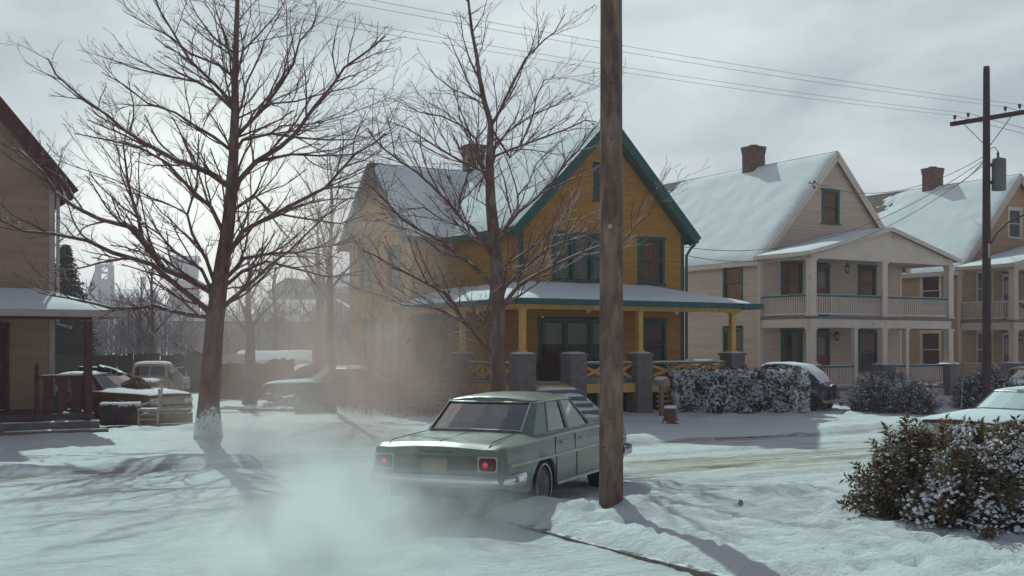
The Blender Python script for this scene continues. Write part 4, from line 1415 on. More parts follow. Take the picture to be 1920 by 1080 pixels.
T2 = tree_px('street_tree', 'bare tree with snow lined forks in front of the yellow porch', 24.0,
    [(937,842),(935,740),(933,680),(934,600),(931,540),(930,480),(925,430),(920,380),(918,300),(920,230),(908,190),(900,150),(893,100),(885,60),(878,0),(872,-50)],
    [(842, 16), (700, 15), (600, 14), (430, 11.5), (300, 7.5), (230, 5.5), (100, 3.5), (-50, 1.6)],
    [[(919,238),(935,212),(945,190),(965,150),(985,110),(1020,75),(1040,60),(1060,25)],
     [(925,345),(957,296),(978,268),(999,218),(1006,180),(1020,151),(1042,140)],
     [(919,305),(929,271),(957,243),(999,215),(1041,197),(1070,173)],
     [(919,315),(929,292),(971,275),(1006,262),(1059,243),(1098,225),(1118,228)],
     [(928,478),(943,433),(971,398),(1006,370),(1041,334),(1059,306),(1084,282),(1112,243),(1122,232)],
     [(968,402),(971,366),(992,341),(1006,306),(1034,278),(1060,255)],
     [(918,322),(908,320),(897,285),(892,260),(866,236),(830,218),(786,210),(760,195)],
     [(870,238),(835,210),(800,190),(785,176),(770,150)],
     [(893,262),(912,238),(914,215),(935,190)],
     [(920,350),(904,320),(866,303),(823,278),(795,260),(760,239),(725,226)],
     [(929,492),(914,466),(886,427),(865,410),(837,375),(809,347),(781,322),(749,301),(721,280),(703,262),(690,240)],
     [(912,466),(885,440),(865,424),(830,412),(795,389),(756,392),(730,380)],
     [(931,540),(921,533),(886,498),(851,473),(823,449),(781,428),(753,410),(728,382),(707,361),(685,340)],
     [(932,672),(911,651),(892,629),(867,598),(853,576),(837,551),(798,530),(763,512),(728,494),(700,477),(680,470)],
     [(860,590),(837,586),(809,575),(756,572),(721,554),(668,540),(655,536)],
     [(922,612),(905,600),(892,590),(880,568),(872,548),(850,520)],
     [(935,585),(946,568),(971,537),(992,523),(1031,501),(1076,480),(1119,463),(1169,452),(1197,417),(1225,396)],
     [(933,550),(943,544),(971,512),(1002,487),(1031,463),(1062,452),(1100,440),(1130,420)],
     [(931,508),(943,501),(978,477),(1013,452),(1038,427),(1062,413),(1066,382),(1080,360)],
     [(1062,415),(1090,410),(1120,395),(1150,392)],
     [(906,185),(885,170),(865,125),(850,90),(838,60)],
     [(899,150),(880,110),(868,70),(862,20)],
     [(886,60),(905,30),(915,-10)],
     [(908,195),(880,180),(845,165),(815,140),(795,110)]],
    23, (trunk_mat('street_tree_trunk', 1.6), M_barkw), 3, 1.05, depth=.5)
# thinner trees at the back of the yards
def back_tree(label, px, py, Y, hgt, r, seed, fork=.4, lean=0.0, nl=9, maxlev=3, name='yard_tree', m=None, spread=.55, group='bare trees in the yards behind the street', dens=.75):
    rng = random.Random(seed)
    x = gx(px, Y)
    gz = ground_z(x, Y)
    e = thing(name, label, 'tree', (x, Y, gz), rng.uniform(0, 6), group)
    tp = [V3((lean*t*hgt+rng.uniform(-.05, .05)*hgt*.3*t, rng.uniform(-.05, .05)*hgt*.3*t, t*hgt*.9-.1*(t == 0))) for t in (0, .15, .3, .45, .6, .75, .9, 1.0)]
    m = m or M_bark2
    MB().tube(tp, [r*1.35, r*1.05, r*.9, r*.75, r*.55, r*.38, r*.2, r*.08], 8).build('trunk', m, e, smooth='all')
    for k in range(nl):
        t = fork+(1-fork)*.92*k/nl
        p, tg = lerp_pts(tp, t)
        a = k*2.4+rng.uniform(-.4, .4)
        d = V3((math.cos(a)*spread, math.sin(a)*spread, .75)).normalized()
        l = hgt*.42*(1.15-t)*rng.uniform(.7, 1.2)+.3
        q = [p]
        for j in range(6):
            d = (d+V3((rng.uniform(-1,1), rng.uniform(-1,1), rng.uniform(-.4,.7)))*.16).normalized(); q.append(q[-1]+d*l/6)
        mb = MB(); sprout(mb, q, r*.5*(1.2-t), .006, 0, maxlev, rng, .3, dens)
        mb.build('limb', m, e)
    return e
back_tree('low forked bare tree with frosty trunk beside the board fence', 468, 768, 38.5, 5.6, .20, 3, .36, nl=10)
back_tree('tall slim dark bare tree before the snow covered car behind the brush', 622, 786, 33.8, 8.6, .12, 4, .34, -.02, nl=12)
back_tree('young bare tree with snow crusted stem beside the brush thicket', 697, 775, 36.5, 4.2, .10, 5, .3, nl=8)
back_tree('crooked young bare tree in the brush left of the yellow porch', 751, 788, 33.4, 4.0, .095, 6, .32, .06, nl=8)
back_tree('faint bare tree far behind the maple at the dark fence', 283, 745, 55, 7.2, .16, 7, .25, nl=12, maxlev=2)
back_tree('faint bare tree standing behind the old truck cab', 262, 740, 60, 6.0, .15, 8, .2, nl=10, maxlev=2)
back_tree('distant bare tree left of the yellow house gable', 596, 735, 58, 10.0, .2, 9, .3, nl=13, maxlev=2)
back_tree('distant leaning bare tree behind the garage roof', 520, 735, 60, 7.5, .16, 10, .3, .03, nl=11, maxlev=2)
# bare top behind the straw house
back_tree('bare tree top showing above the maroon eave of the straw house', 62, 745, 46, 10.6, .17, 12, .35, nl=10, maxlev=2)

# ------------------------------------------------------------------ spruce
def spruce():
    rng = random.Random(2)
    Yd = 62.0
    x = gx(122, Yd)
    e = thing('spruce_tree', 'dark green spruce rising behind the porch roof at the left', 'tree', (x, Yd, 0))
    Hh = 7.7
    MB().tube([(0,0,0),(0,0,Hh)], [.16,.02], 7).build('trunk', M_bark2, e)
    nb = MB()
    for k in range(70):
        t = k/69
        z = .5+(Hh-.6)*t
        rl = (1-t)**.85*2.3+.14
        for j in range(14):
            a = j*.449+k*.9+rng.uniform(-.2, .2)
            l = rl*rng.uniform(.7, 1.15)
            d = V3((math.cos(a), math.sin(a), 0))
            sd = V3((-d.y, d.x, 0))
            m = max(3, int(l/.16))
            for i in range(m):
                f = (i+.6)/m
                c = V3((0,0,z+rng.uniform(-.1,.1))) + d*(l*f) + V3((0,0,-.38*l*f+.18*l*f*f))
                w = .34*(1.2-f*.6)
                for s_ in (-1, 1):
                    tip = c + sd*(s_*w)*rng.uniform(.7, 1.3) + d*.10 + V3((0,0,-.08))
                    nb.add([c-d*.06, c+d*.07, tip, tip-d*.08], [(0,1,2,3)])
    nb.build('needles', mat('spruce_needles', (.012, .022, .020), .85, .4, 3, snow=1.1), e, kind='stuff')
spruce()

# ------------------------------------------------------------------ far woods and hill
M_hill = mat('wooded_hill', (.115, .10, .115), .95, .35, .05, snow=None, detail=9, world_sp=True, col2=(.30, .30, .34))
def far_hill():
    mb = MB()
    def fn(a, b):
        az = -.62+1.3*a
        Yd = 620+230*b
        h = 2.0*(22*math.exp(-((az-.02)/.13)**2)+15*math.exp(-((az+.42)/.15)**2)+9)*(.9+.35*NZ.noise(V3((az*9, 1.3, 0)))+.10*NZ.noise(V3((az*60, .3, 0))))
        z = h*math.sin(min(1, b*1.2)*math.pi/2)-3*(1-b)
        return V3((az*Yd, Yd, z if b < 1 else z*.7))
    o = mb.grid(fn, 140, 10).build('hill', M_hill, smooth='all', kind='structure')
    tag(o, 'low hazy wooded hill beyond the yards')
far_hill()
def far_woods(name, label, Ya, Yb, n, xa, xb, hmin, hmax, m, seed, tw=9):
    rng = random.Random(seed)
    mb = MB()
    for k in range(n):
        Yd = rng.uniform(Ya, Yb)
        x = gx(rng.uniform(xa, xb), Yd)
        h = rng.uniform(hmin, hmax)
        b = V3((x, Yd, -.2))
        w = .012*Yd/10*.6
        tip = b+V3((rng.uniform(-.06, .06)*h, 0, h))
        mb.tube([b, b.lerp(tip, .5), tip], [w*1.6, w, w*.25], 3, cap=False)
        for j in range(tw):
            t = rng.uniform(.2, .95)
            p = b.lerp(tip, t)
            a = rng.uniform(0, 6.28)
            d = V3((math.cos(a)*.7, math.sin(a)*.7, .8)).normalized()
            l = h*.34*(1.1-t)+.25
            q = p+d*l
            mb.tube([p, q], [w*.6, w*.2], 3, cap=False)
            for i in range(4):
                s_ = p.lerp(q, rng.uniform(.3, 1))
                d2 = (d+V3((rng.uniform(-1,1), rng.uniform(-1,1), rng.uniform(-.3,1)))*.8).normalized()
                mb.tube([s_, s_+d2*l*.5], [w*.35, w*.15], 3, cap=False)
    o = mb.build(name, m, kind='stuff')
    tag(o, label)
M_fartree = mat('far_twigs', (.10, .07, .085), .95, .3, .5)
far_woods('woods', 'hazy bare woods behind the back yards', 75, 150, 330, -120, 780, 3.2, 7.5, M_fartree, 5)
far_woods('distant_woods', 'farther bare woods fading into the haze', 200, 420, 300, 60, 800, 8, 15, M_fartree, 6, 7)

# ------------------------------------------------------------------ hedges and bushes: sprays of leaves, each spray an object for the largest
def leaf(mb, p, d, n, l, w):
    s = d.cross(n)
    if s.length < 1e-4: s = V3((1,0,0))
    s.normalize()
    n2 = s.cross(d).normalized()
    mb.add([p, p+d*l*.45+s*w*.5+n2*w*.12, p+d*l-n2*l*.10, p+d*l*.45-s*w*.5+n2*w*.12], [(0,1,2),(0,2,3)])
def spray_mesh(name, m, seed, nl, L_, lw, ll, par):
    rng = random.Random(seed)
    mb = MB()
    d0 = V3((0,0,1))
    mb.tube([(0,0,-L_*.5),(0,0,L_*.9)], [.006,.003], 3, cap=False)
    for k in range(nl):
        t = k/nl
        a = k*2.4+rng.uniform(-.4,.4)
        out = V3((math.cos(a), math.sin(a), rng.uniform(.15, .9))).normalized()
        p = V3((0,0,L_*(t*1.25-.35)))
        leaf(mb, p+out*.012, out, V3((0,0,1)), ll*rng.uniform(.7,1.2), lw*rng.uniform(.8,1.2))
    return mb.build(name, m, par)
def bush(name, label, loc, dims, rz, m_leaf, seed, nspray, L_, lw, ll, nl=14, shape='box', group=None, cat='bush', inner=2500, snow_n=0, m_stem=None, core_m=None, cl=.14):
    rng = random.Random(seed)
    e = thing(name, label, cat, loc, rz, group)
    sx, sy, sz = dims
    stem = MB()
    for k in range(18):
        x, y = rng.uniform(-.42, .42)*sx, rng.uniform(-.3, .3)*sy
        stem.tube([(x*.8, y*.8, -.08), (x, y, sz*.4), (x*1.0, y*1.0, sz*.7)], [.018,.013,.006], 5, cap=False)
    stem.build('stems', m_stem or M_bark2, e, kind='stuff')
    def surf():
        while True:
            a, b, c = rng.uniform(-1,1), rng.uniform(-1,1), rng.uniform(0,1)
            if shape == 'box':
                f = rng.random()
                if f < .42: b = -1+rng.random()*.18
                elif f < .62: c = 1-rng.random()*.14
                elif f < .74: a = -1+rng.random()*.08
                elif f < .86: a = 1-rng.random()*.08
                wob = .06*NZ.noise(V3((a*3*sx, b*2, c*3+seed)))
                p = V3((a*sx/2*(1+wob*.4), b*sy/2*(1+wob), c*sz*(1+wob*.6)))
                nrm = V3((a**9, b**5*1.2, max(0, c*2-1)**5))
            else:
                v = V3((a, b, c*1.0))
                r = v.length
                if r > 1 or r < .74: continue
                wob = 1+.22*NZ.noise(V3((a*2.2+seed, b*2.2, c*2.2)))+.10*NZ.noise(V3((a*6, b*6+seed, c*6)))
                p = V3((a*sx/2*wob, b*sy/2*wob, (c**.8)*sz*wob))
                nrm = V3((a/sx, b/sy, c/sz*.8))
            if nrm.length < 1e-4: nrm = V3((0,0,1))
            return p, nrm.normalized()
    srcs = [spray_mesh('leaf_spray', m_leaf, seed*10+i, nl, L_, lw, ll, e) for i in range(5)]
    def place(o):
        p, nrm = surf()
        d = (nrm+V3((rng.uniform(-.6,.6), rng.uniform(-.6,.6), rng.uniform(-.2,.9)))).normalized()
        o.location = p
        o.rotation_euler = (d.to_track_quat('Z', 'Y') @ V3((0,0,1)).rotation_difference(V3((0,0,1)))).to_euler()
        s = rng.uniform(.7, 1.25); o.scale = (s, s, s)
    for o in srcs: place(o)
    for k in range(nspray-5): place(inst(srcs[k % 5], e))
    mb = MB()
    for k in range(inner):
        p, nrm = surf()
        p = V3((p.x, p.y, p.z))*1.0
        sc = rng.uniform(.70, 1.0)
        p = V3((p.x*sc, p.y*sc, p.z*rng.uniform(.85, 1)))
        d = (nrm+V3((rng.uniform(-1,1), rng.uniform(-1,1), rng.uniform(-1,1)))*.9).normalized()
        leaf(mb, p, d, V3((rng.uniform(-.5,.5), rng.uniform(-.5,.5), 1)), ll*rng.uniform(.8,1.3), lw*rng.uniform(.8,1.3))
    mb.build('foliage', m_leaf, e, kind='stuff')
    if snow_n:
        sn = MB()
        for k in range(snow_n):
            p, nrm = surf()
            if nrm.z < (.02 if shape == 'round' else -.2) or NZ.noise(p*(2.6 if cl < .12 else 4)+V3((seed, 0, 0))) < -.22: continue
            w = cl*rng.uniform(.35, 1.0)*(1.5 if rng.random() < .18 else 1)
            h = w*rng.uniform(.3, .6)
            a0 = rng.uniform(0, 6.28)
            ring = [p+V3((math.cos(a0+i*1.2566)*w*rng.uniform(.5,1.3)*.5, math.sin(a0+i*1.2566)*w*rng.uniform(.5,1.3)*.5, rng.uniform(-.35,.1)*w)) for i in range(5)]
            mid = [p+(r_-p)*.62+V3((0, 0, h*.5)) for r_ in ring]
            h *= .7
            top = p+V3((0,0,h)); bot = p-V3((0,0,h*.35))
            sn.add(ring+[top, bot]+mid, [(i, (i+1) % 5, 7+(i+1) % 5, 7+i) for i in range(5)]+[(7+i, 7+(i+1) % 5, 5) for i in range(5)]+[((i+1) % 5, i, 6) for i in range(5)])
        sn.build('snow_clumps', M_snowf, e, smooth='all', kind='stuff')
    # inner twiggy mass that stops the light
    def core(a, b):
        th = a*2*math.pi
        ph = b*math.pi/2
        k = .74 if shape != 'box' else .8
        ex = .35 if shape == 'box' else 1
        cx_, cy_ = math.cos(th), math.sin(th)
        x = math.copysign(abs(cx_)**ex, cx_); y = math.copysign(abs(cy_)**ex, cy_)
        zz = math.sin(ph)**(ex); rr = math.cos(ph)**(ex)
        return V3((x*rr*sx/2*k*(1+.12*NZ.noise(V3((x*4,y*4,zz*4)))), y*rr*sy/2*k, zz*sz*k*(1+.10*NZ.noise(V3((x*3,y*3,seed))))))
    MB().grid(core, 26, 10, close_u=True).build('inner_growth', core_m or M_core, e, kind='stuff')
    return e
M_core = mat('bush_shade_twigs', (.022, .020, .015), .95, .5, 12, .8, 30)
M_hedge = mat('hedge_leaf', (.022, .028, .018), .6, .5, 30, snow=.62, spec=.4)
M_laurel = mat('laurel_leaf', (.100, .062, .022), .42, .55, 14, snow=.90, spec=.5, col2=(.22, .135, .05), transl=.42)
M_grayb = mat('grey_shrub_leaf', (.075, .060, .070), .85, .4, 20, snow=.70)

def at_ground(px, py):
    Yd = 2.15*F/(py-650)
    return V3((gx(px, Yd), Yd, 0))
def on_ground(x, y, dz=0.0): return (x, y, ground_z(x, y)+dz)
# foreground bush at the right edge
p = V3((6.35, 14.6, 0))
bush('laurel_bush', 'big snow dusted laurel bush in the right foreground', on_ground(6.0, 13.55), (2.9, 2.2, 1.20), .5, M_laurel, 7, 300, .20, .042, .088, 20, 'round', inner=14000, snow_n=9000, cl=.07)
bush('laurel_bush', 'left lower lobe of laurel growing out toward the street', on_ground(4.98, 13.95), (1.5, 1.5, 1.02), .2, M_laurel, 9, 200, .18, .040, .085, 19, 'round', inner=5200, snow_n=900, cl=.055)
# clipped hedge before the cream house
hx, hy = xy(21.95, 24.95)
a_, b_ = at_ground(1262, 787), at_ground(1510, 785)
hc = (a_+b_)/2
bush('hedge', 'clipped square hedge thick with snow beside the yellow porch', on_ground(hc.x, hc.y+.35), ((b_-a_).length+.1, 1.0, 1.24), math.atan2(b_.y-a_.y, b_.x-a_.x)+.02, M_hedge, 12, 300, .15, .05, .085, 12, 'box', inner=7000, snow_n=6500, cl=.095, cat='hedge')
for i, (px, py, w, h, lab) in enumerate(((1640, 782, 1.9, 1.02, 'frosted grey shrub directly behind the dark vintage sedan'), (1712, 783, 1.75, 1.0, 'frosted grey shrub at the driveway edge below the tan house'), (1668, 772, 2.2, 1.22, 'taller frosted grey shrub at the foot of the cream house porch'))):
    q = at_ground(px, py)
    bush('frosted_shrub', lab, on_ground(q.x, q.y), (w, 1.5, h), .3*i, M_grayb, 30+i, 90, .22, .028, .075, 16, 'round', inner=3000, snow_n=170, cl=.07, group='frosted shrubs below the porches')
q = at_ground(1822, 775)
bush('dark_shrub', 'dark leafy shrub beside the driveway of the tan house', on_ground(q.x, q.y), (1.3, 1.1, 1.02), 0, M_hedge, 41, 60, .2, .04, .08, 14, 'round', inner=2200, snow_n=60, cl=.07)
q = at_ground(1880, 778)
bush('frosted_shrub', 'snow capped shrub at the right edge behind the white covered car', on_ground(q.x, q.y+.8), (1.9, 1.4, 1.45), 0, M_grayb, 42, 80, .2, .03, .08, 14, 'round', inner=2600, snow_n=260, cl=.10, group='frosted shrubs below the porches')

# brush thicket left of the yellow porch: many thin upright canes
def brush(label, px, py, Yd, w, h, n, seed):
    rng = random.Random(seed)
    x = gx(px, Yd)
    e = thing('brush_shrub', label, 'shrub', on_ground(x, Yd), 0, 'dry brush beside the yellow house')
    for part in range(2):
        mb = MB()
        for k in range(n//2):
            bx_, by_ = rng.gauss(0, w*.2), rng.gauss(0, .45)
            d = V3((rng.gauss(0, .22)+bx_*.25, rng.gauss(0, .22), 1)).normalized()
            l = h*rng.uniform(.5, 1.05)
            q = [V3((bx_, by_, -.05))]
            for j in range(5):
                d = (d+V3((rng.uniform(-1,1), rng.uniform(-1,1), 0))*.12).normalized(); q.append(q[-1]+d*l/5)
            sprout(mb, q, .012, .003, 2, 4, rng, .35, .8, .25, .8, 1.5)
        mb.build('canes', M_twig, e, kind='stuff')
brush('tall dry reddish brush nearest the yellow porch rail', 800, 790, 32.6, 2.6, 2.3, 90, 1)
brush('dry reddish brush between the two young trees', 725, 790, 33.5, 2.4, 1.9, 80, 2)
brush('low dry brush beside the slim dark tree', 660, 780, 35.5, 2.4, 1.5, 70, 3)
brush('dry brush reaching over the yellow porch corner', 845, 775, 33.8, 1.4, 1.9, 40, 4)
# dark red dried bush by the porch wall
q = house_pt(YH, .72, -.75, 1.15)
M_redb = mat('dried_red_leaf', (.10, .018, .014), .85, .5, 20)
bush('dried_bush', 'dark red dried bush standing on the yellow porch beside the steps', (q.x, q.y, q.z), (1.25, .9, .95), TH, M_redb, 51, 60, .14, .02, .07, 12, 'round', inner=1800)
# ------------------------------------------------------------------ vehicles (own frame: x forward, y left, z up, origin on the ground under the middle)
M_tyre = mat('tyre_rubber', (.018, .017, .017), .85, .3, 8)
M_white = mat('whitewall', (.55, .53, .50), .8, .1, 8)
M_chrome = mat('chrome', (.60, .60, .60), .16, .06, 5, metal=1.0)
M_chrome_d = mat('dull_chrome', (.38, .36, .35), .35, .2, 5, metal=1.0)
M_hub = mat('hub_steel', (.115, .105, .10), .5, .3, 9, metal=.25)
M_tailp = mat('tail_panel_grey', (.13, .125, .11), .5, .25, 7, metal=.35, dirt=.3, dirt_col=(.17, .12, .09))
M_seat = mat('car_seat', (.07, .055, .05), .8, .2)
M_carglass = glass('car_glass', (.34, .37, .35), .01, .03, .32)
M_under = mat('car_underside', (.012, .011, .011), .9, .3)
M_tail = mat('tail_lens', (.35, .012, .02), .2, .1, emit=(1.0, .06, .10), estr=.6)
M_tail_off = mat('tail_lens_unlit', (.10, .008, .012), .25, .1)
M_plate = mat('licence_plate', (.26, .18, .12), .6, .15, 12)
def wheel(par, x, y, r=.33, side=1, white=True, w=.19):
    e = thing('wheel', None, None, (x, y, r)); e.parent = par
    s = side
    prof = [(r*.62, -.09*s), (r*.90, -.095*s), (r*.985, -.06*s), (r, -.02*s), (r, .02*s), (r*.985, .06*s), (r*.92, .092*s), (r*.66, .092*s), (r*.62, .07*s)]
    MB().lathe(prof, (0,0,0), 'y', 28, False).build('tyre', M_tyre, e, smooth=True)
    if white: MB().lathe([(r*.735, .0935*s), (r*.77, .0955*s), (r*.80, .0945*s)], (0,0,0), 'y', 28, False).build('white_wall', M_white, e, smooth=True)
    MB().lathe([(r*.66, .05*s), (r*.66, .078*s), (r*.60, .085*s), (r*.52, .066*s), (r*.36, .078*s), (r*.30, .10*s), (r*.16, .118*s), (.002, .122*s)], (0,0,0), 'y', 24).build('hub_cap', M_hub, e, smooth=True)
    MB().lathe([(r*.6, -.06*s), (r*.5, -.0*s), (.002, .0*s)], (0,0,0), 'y', 16).build('rim', M_under, e)
    return e
def lin(xs, x):
    if x <= xs[0][0]: return xs[0][1]
    for (a, va), (b, vb) in zip(xs, xs[1:]):
        if a <= x <= b:
            t = (x-a)/(b-a); return va+(vb-va)*t
    return xs[-1][1]
def sedan(name, label, loc, rz, paint, trim=True, glass_m=None, lit=False, group=None, white=True, cat='car', roof_m=None, lens=None, sc=1.0):
    e = thing(name, label, cat, loc, rz, group)
    if sc != 1.0: e.scale = (sc, sc, sc)
    gm = glass_m or M_carglass
    W = [(-2.55, .815), (-2.45, .86), (-2.1, .892), (-1.4, .905), (0, .91), (1.4, .895), (2.0, .865), (2.22, .83), (2.32, .78)]
    ZS = [(-2.55, .835), (-2.42, .87), (-1.6, .895), (-.5, .915), (.9, .915), (2.0, .88), (2.25, .855), (2.32, .82)]   # shoulder
    ZT = [(-2.55, .85), (-2.46, .895), (-2.1, .925), (-1.52, .955), (-.9, .97), (.8, .985), (1.05, .985), (2.0, .92), (2.25, .875), (2.32, .84)]
    ZB = [(-2.55, .43), (-2.3, .36), (-1.9, .30), (1.9, .29), (2.32, .36)]
    AX = 1.39
    xs = set([-2.55, -2.5, -2.44, 2.32, 2.27])
    x = -2.4
    while x < 2.25: xs.add(round(x, 3)); x += .1
    for ax in (-AX, AX):
        k = -.42
        while k <= .4201: xs.add(round(ax+k, 3)); k += .035
    xs = sorted(xs)
    RA = .40
    NROW = 13
    rows = []
    for x in xs:
        w, zs, zt, zb = lin(W, x), lin(ZS, x), lin(ZT, x), lin(ZB, x)
        arch = zb
        for ax in (-AX, AX):
            dx = abs(x-ax)
            if dx < RA: arch = max(arch, .335+math.sqrt(RA*RA-dx*dx)*(.92 if ax > 0 else .84))
        lo = min(arch, .70)
        pts = [(w-.035, lo), (w-.012, lo+(.50-lo)*.3 if lo < .5 else lo+.004), (w-.002, max(lo+.008, .50)), (w, max(lo+.012, .60)), (w-.002, max(lo+.016, .655)),
               (w-.022, max(lo+.02, .685)), (w-.028, max(lo+.03, zs-.10)), (w-.035, zs-.02), (w-.065, zs), (w-.12, zs+.006), (w*.72, zt-.012), (w*.36, zt+.006), (0, zt+.012)]
        rows.append([(x, y, z) for y, z in pts])
    for side, sgn in (('l', 1), ('r', -1)):
        pass
    def body_faces(r0, r1):
        mb = MB()
        nx = len(xs)
        full = []
        for r in rows:
            left = r[r0:r1+1]
            full.append(left)
        return full
    mb = MB()
    nr = NROW*2-1
    for r in rows:
        mb.v += r + [(x, -y, z) for (x, y, z) in reversed(r[:-1])]
    for i in range(len(xs)-1):
        for k in range(nr-1):
            a = i*nr+k
            mb.f.append((a, a+1, a+nr+1, a+nr))
    mb.f.append(tuple(range(0, nr)))
    b0 = (len(xs)-1)*nr
    mb.f.append(tuple(b0+k for k in range(nr-1, -1, -1)))
    mb.build('body', paint, e, smooth=True, ang=32)
    MB().box(-2.35, 2.2, -.70, .70, .24, .62).build('underbody', M_under, e)
    for ax in (-AX, AX):
        for s in (1, -1):
            MB().lathe([(.39, 0), (.39, -.26*s)], (ax, s*.86, .36), 'y', 20).build('wheel_well', M_under, e)
            wheel(e, ax, s*.795, .33, s, white)
    # greenhouse
    base = [(-1.60, 0), (-1.58, .36), (-1.50, .615), (-1.36, .735), (-.98, .775), (-.30, .785), (-.23, .785), (.64, .775), (.78, .72), (.98, .37), (1.04, 0)]
    top = [(-1.06, 0), (-1.05, .33), (-.99, .555), (-.90, .605), (-.70, .628), (-.27, .640), (-.20, .640), (.20, .622), (.30, .575), (.42, .32), (.46, 0)]
    zb_ = [.965, .962, .945, .925, .918, .918, .918, .922, .95, .985, .99]
    zt_ = [1.315, 1.315, 1.31, 1.312, 1.318, 1.325, 1.325, 1.318, 1.312, 1.322, 1.325]
    fr = [(0, .0), (1, .07), (2, .93), (3, 1.0)]
    def gp(i, f, inset=0.0):
        bx, by = base[i]; tx, ty = top[i]
        x = bx+(tx-bx)*f; y = by+(ty-by)*f
        z = zb_[i]+(zt_[i]-zb_[i])*f
        k = 1-inset
        return V3((x*(1-inset*.6), y*k, z))
    glassy = {0: 'rear_window', 1: 'rear_window', 4: 'rear_door_window', 6: 'front_door_window', 8: 'windscreen', 9: 'windscreen'}
    pil = MB(); gl = {}
    for sg in (1, -1):
        for i in range(10):
            for j, (fa, fb) in enumerate(((0, .06), (.06, .95), (.95, 1.0))):
                q = [gp(i, fa), gp(i+1, fa), gp(i+1, fb), gp(i, fb)]
                isg = j == 1 and i in glassy
                if isg: q = [gp(i, fa, .012), gp(i+1, fa, .012), gp(i+1, fb, .012), gp(i, fb, .012)]
                q = [V3((p.x, p.y*sg, p.z)) for p in q]
                if sg < 0: q.reverse()
                if isg:
                    key = glassy[i]+('' if 'door' not in glassy[i] else str(sg))
                    gl.setdefault(key, MB()).add(q, [(0,1,2,3)])
                else: pil.add(q, [(0,1,2,3)])
    pil.build('pillars', paint, e, smooth=True, ang=58)
    gf = {'rear_window': (0, 2), 'windscreen': (8, 10)}
    for key, g in gl.items():
        g.build(key.rstrip('-1'), gm, e, smooth='all')
    # roof
    rf = MB()
    prof = []
    for i in range(11):
        tx, ty = top[i]
        zc = 1.325+.075*math.sqrt(max(0, 1-((tx+.30)/.82)**2))
        row = []
        for t in (1.012, 1.0, .93, .8, .55, .28, 0):
            z = zt_[i]+(zc-zt_[i])*(1-t**2.6) if t <= 1 else zt_[i]-.018
            row.append((-.30+(tx+.30)*(t if i in (0, 1, 9, 10) and ty < .4 and False else 1), ty*t, z+.006))
        prof.append(row)
    for sg in (1, -1):
        b = len(rf.v)
        for row in prof: rf.v += [(x, y*sg, z) for x, y, z in row]
        for i in range(10):
            for k in range(6):
                q = (b+i*7+k, b+(i+1)*7+k, b+(i+1)*7+k+1, b+i*7+k+1)
                rf.f.append(q if sg > 0 else q[::-1])
    # front and rear roof rims
    rf.build('roof', roof_m or paint, e, smooth='all')
    # glass surrounds, drip rails
    for (ia, ib, nm) in ((0, 2, 'rear_window_trim'), (8, 10, 'windscreen_trim')):
        loop = []
        order = list(range(ia, ib+1))
        a = [gp(i, .06, .0) for i in order]; b = [gp(i, .95, .0) for i in order]
        if ia == 0: pts = a + b[::-1]; pts = [V3((p.x-.006, p.y, p.z+.004)) for p in a] + [V3((p.x-.006, p.y, p.z+.006)) for p in b[::-1]]
        else: pts = [V3((p.x+.006, p.y, p.z+.004)) for p in a[::-1]] + [V3((p.x+.006, p.y, p.z+.006)) for p in b]
        m = [V3((p.x, -p.y, p.z)) for p in reversed(pts)]
        loop = pts + m[1:] if ia == 0 else pts + m
        MB().tube(loop, .011, 5).build(nm, M_chrome_d, e)
    for s in (1, -1):
        MB().tube([(top[i][0], (top[i][1]+.012)*s, zt_[i]-.008) for i in range(2, 9)], .011, 5).build('drip_rail', M_chrome_d, e)
        for (ia, ib) in ((4, 5), (6, 7)):
            q = [gp(ia, .06), gp(ib, .06), gp(ib, .95), gp(ia, .95), gp(ia, .06)]
            MB().tube([(p.x, (p.y+.004)*s, p.z) for p in q], .009, 4).build('window_trim', M_chrome_d, e)
        if trim:
            st = [xx for xx in xs if -2.42 <= xx <= 2.25][::2]
            mb = MB()
            for xa, xb in zip(st, st[1:]):
                ya, yb = lin(W, xa)+.004, lin(W, xb)+.004
                za, zb2 = .655+.022*(xa+2.4)/4.6, .655+.022*(xb+2.4)/4.6
                mb.hexa([(xa, ya*s-.012*s, za-.016), (xb, yb*s-.012*s, zb2-.016), (xb, yb*s+.004*s, zb2-.016), (xa, ya*s+.004*s, za-.016),
                         (xa, ya*s-.012*s, za+.016), (xb, yb*s-.012*s, zb2+.016), (xb, yb*s+.004*s, zb2+.016), (xa, ya*s+.004*s, za+.016)])
            mb.build('side_trim', M_chrome_d, e)
            MB().beam((-.95, s*.893, .305), (.95, s*.893, .305), .02, .035).build('sill_trim', M_chrome_d, e)
        # door seams and handles
        for xx in (-.98, -.265, .80):
            pts = [(xx+(-.10*(.9-z) if xx < -.9 else 0), (lin(W, xx)+(.0015 if z < .66 else -.024))*s, z) for z in (.33, .5, .6, .65, .69, .80, .88)]
            MB().tube(pts, .006, 4).build('door_seam', M_under, e)
        for xx in (-.92+.10, -.10+.02):
            MB().tube([(xx, s*.888, .80), (xx+.03, s*.91, .805), (xx+.13, s*.912, .805), (xx+.16, s*.888, .80)], .011, 5).build('door_handle', M_chrome_d, e)
    # boot lid seam
    MB().tube([(-1.62, .60, .958), (-2.40, .64, .912), (-2.50, .64, .86)], .005, 4).tube([(-1.62, -.60, .958), (-2.40, -.64, .912), (-2.50, -.64, .86)], .005, 4).build('boot_seam', M_under, e)
    MB().tube([(-1.2, 0, .98), (-1.8, 0, .955), (-2.44, 0, .912)], .005, 4).build('boot_crease', paint, e)
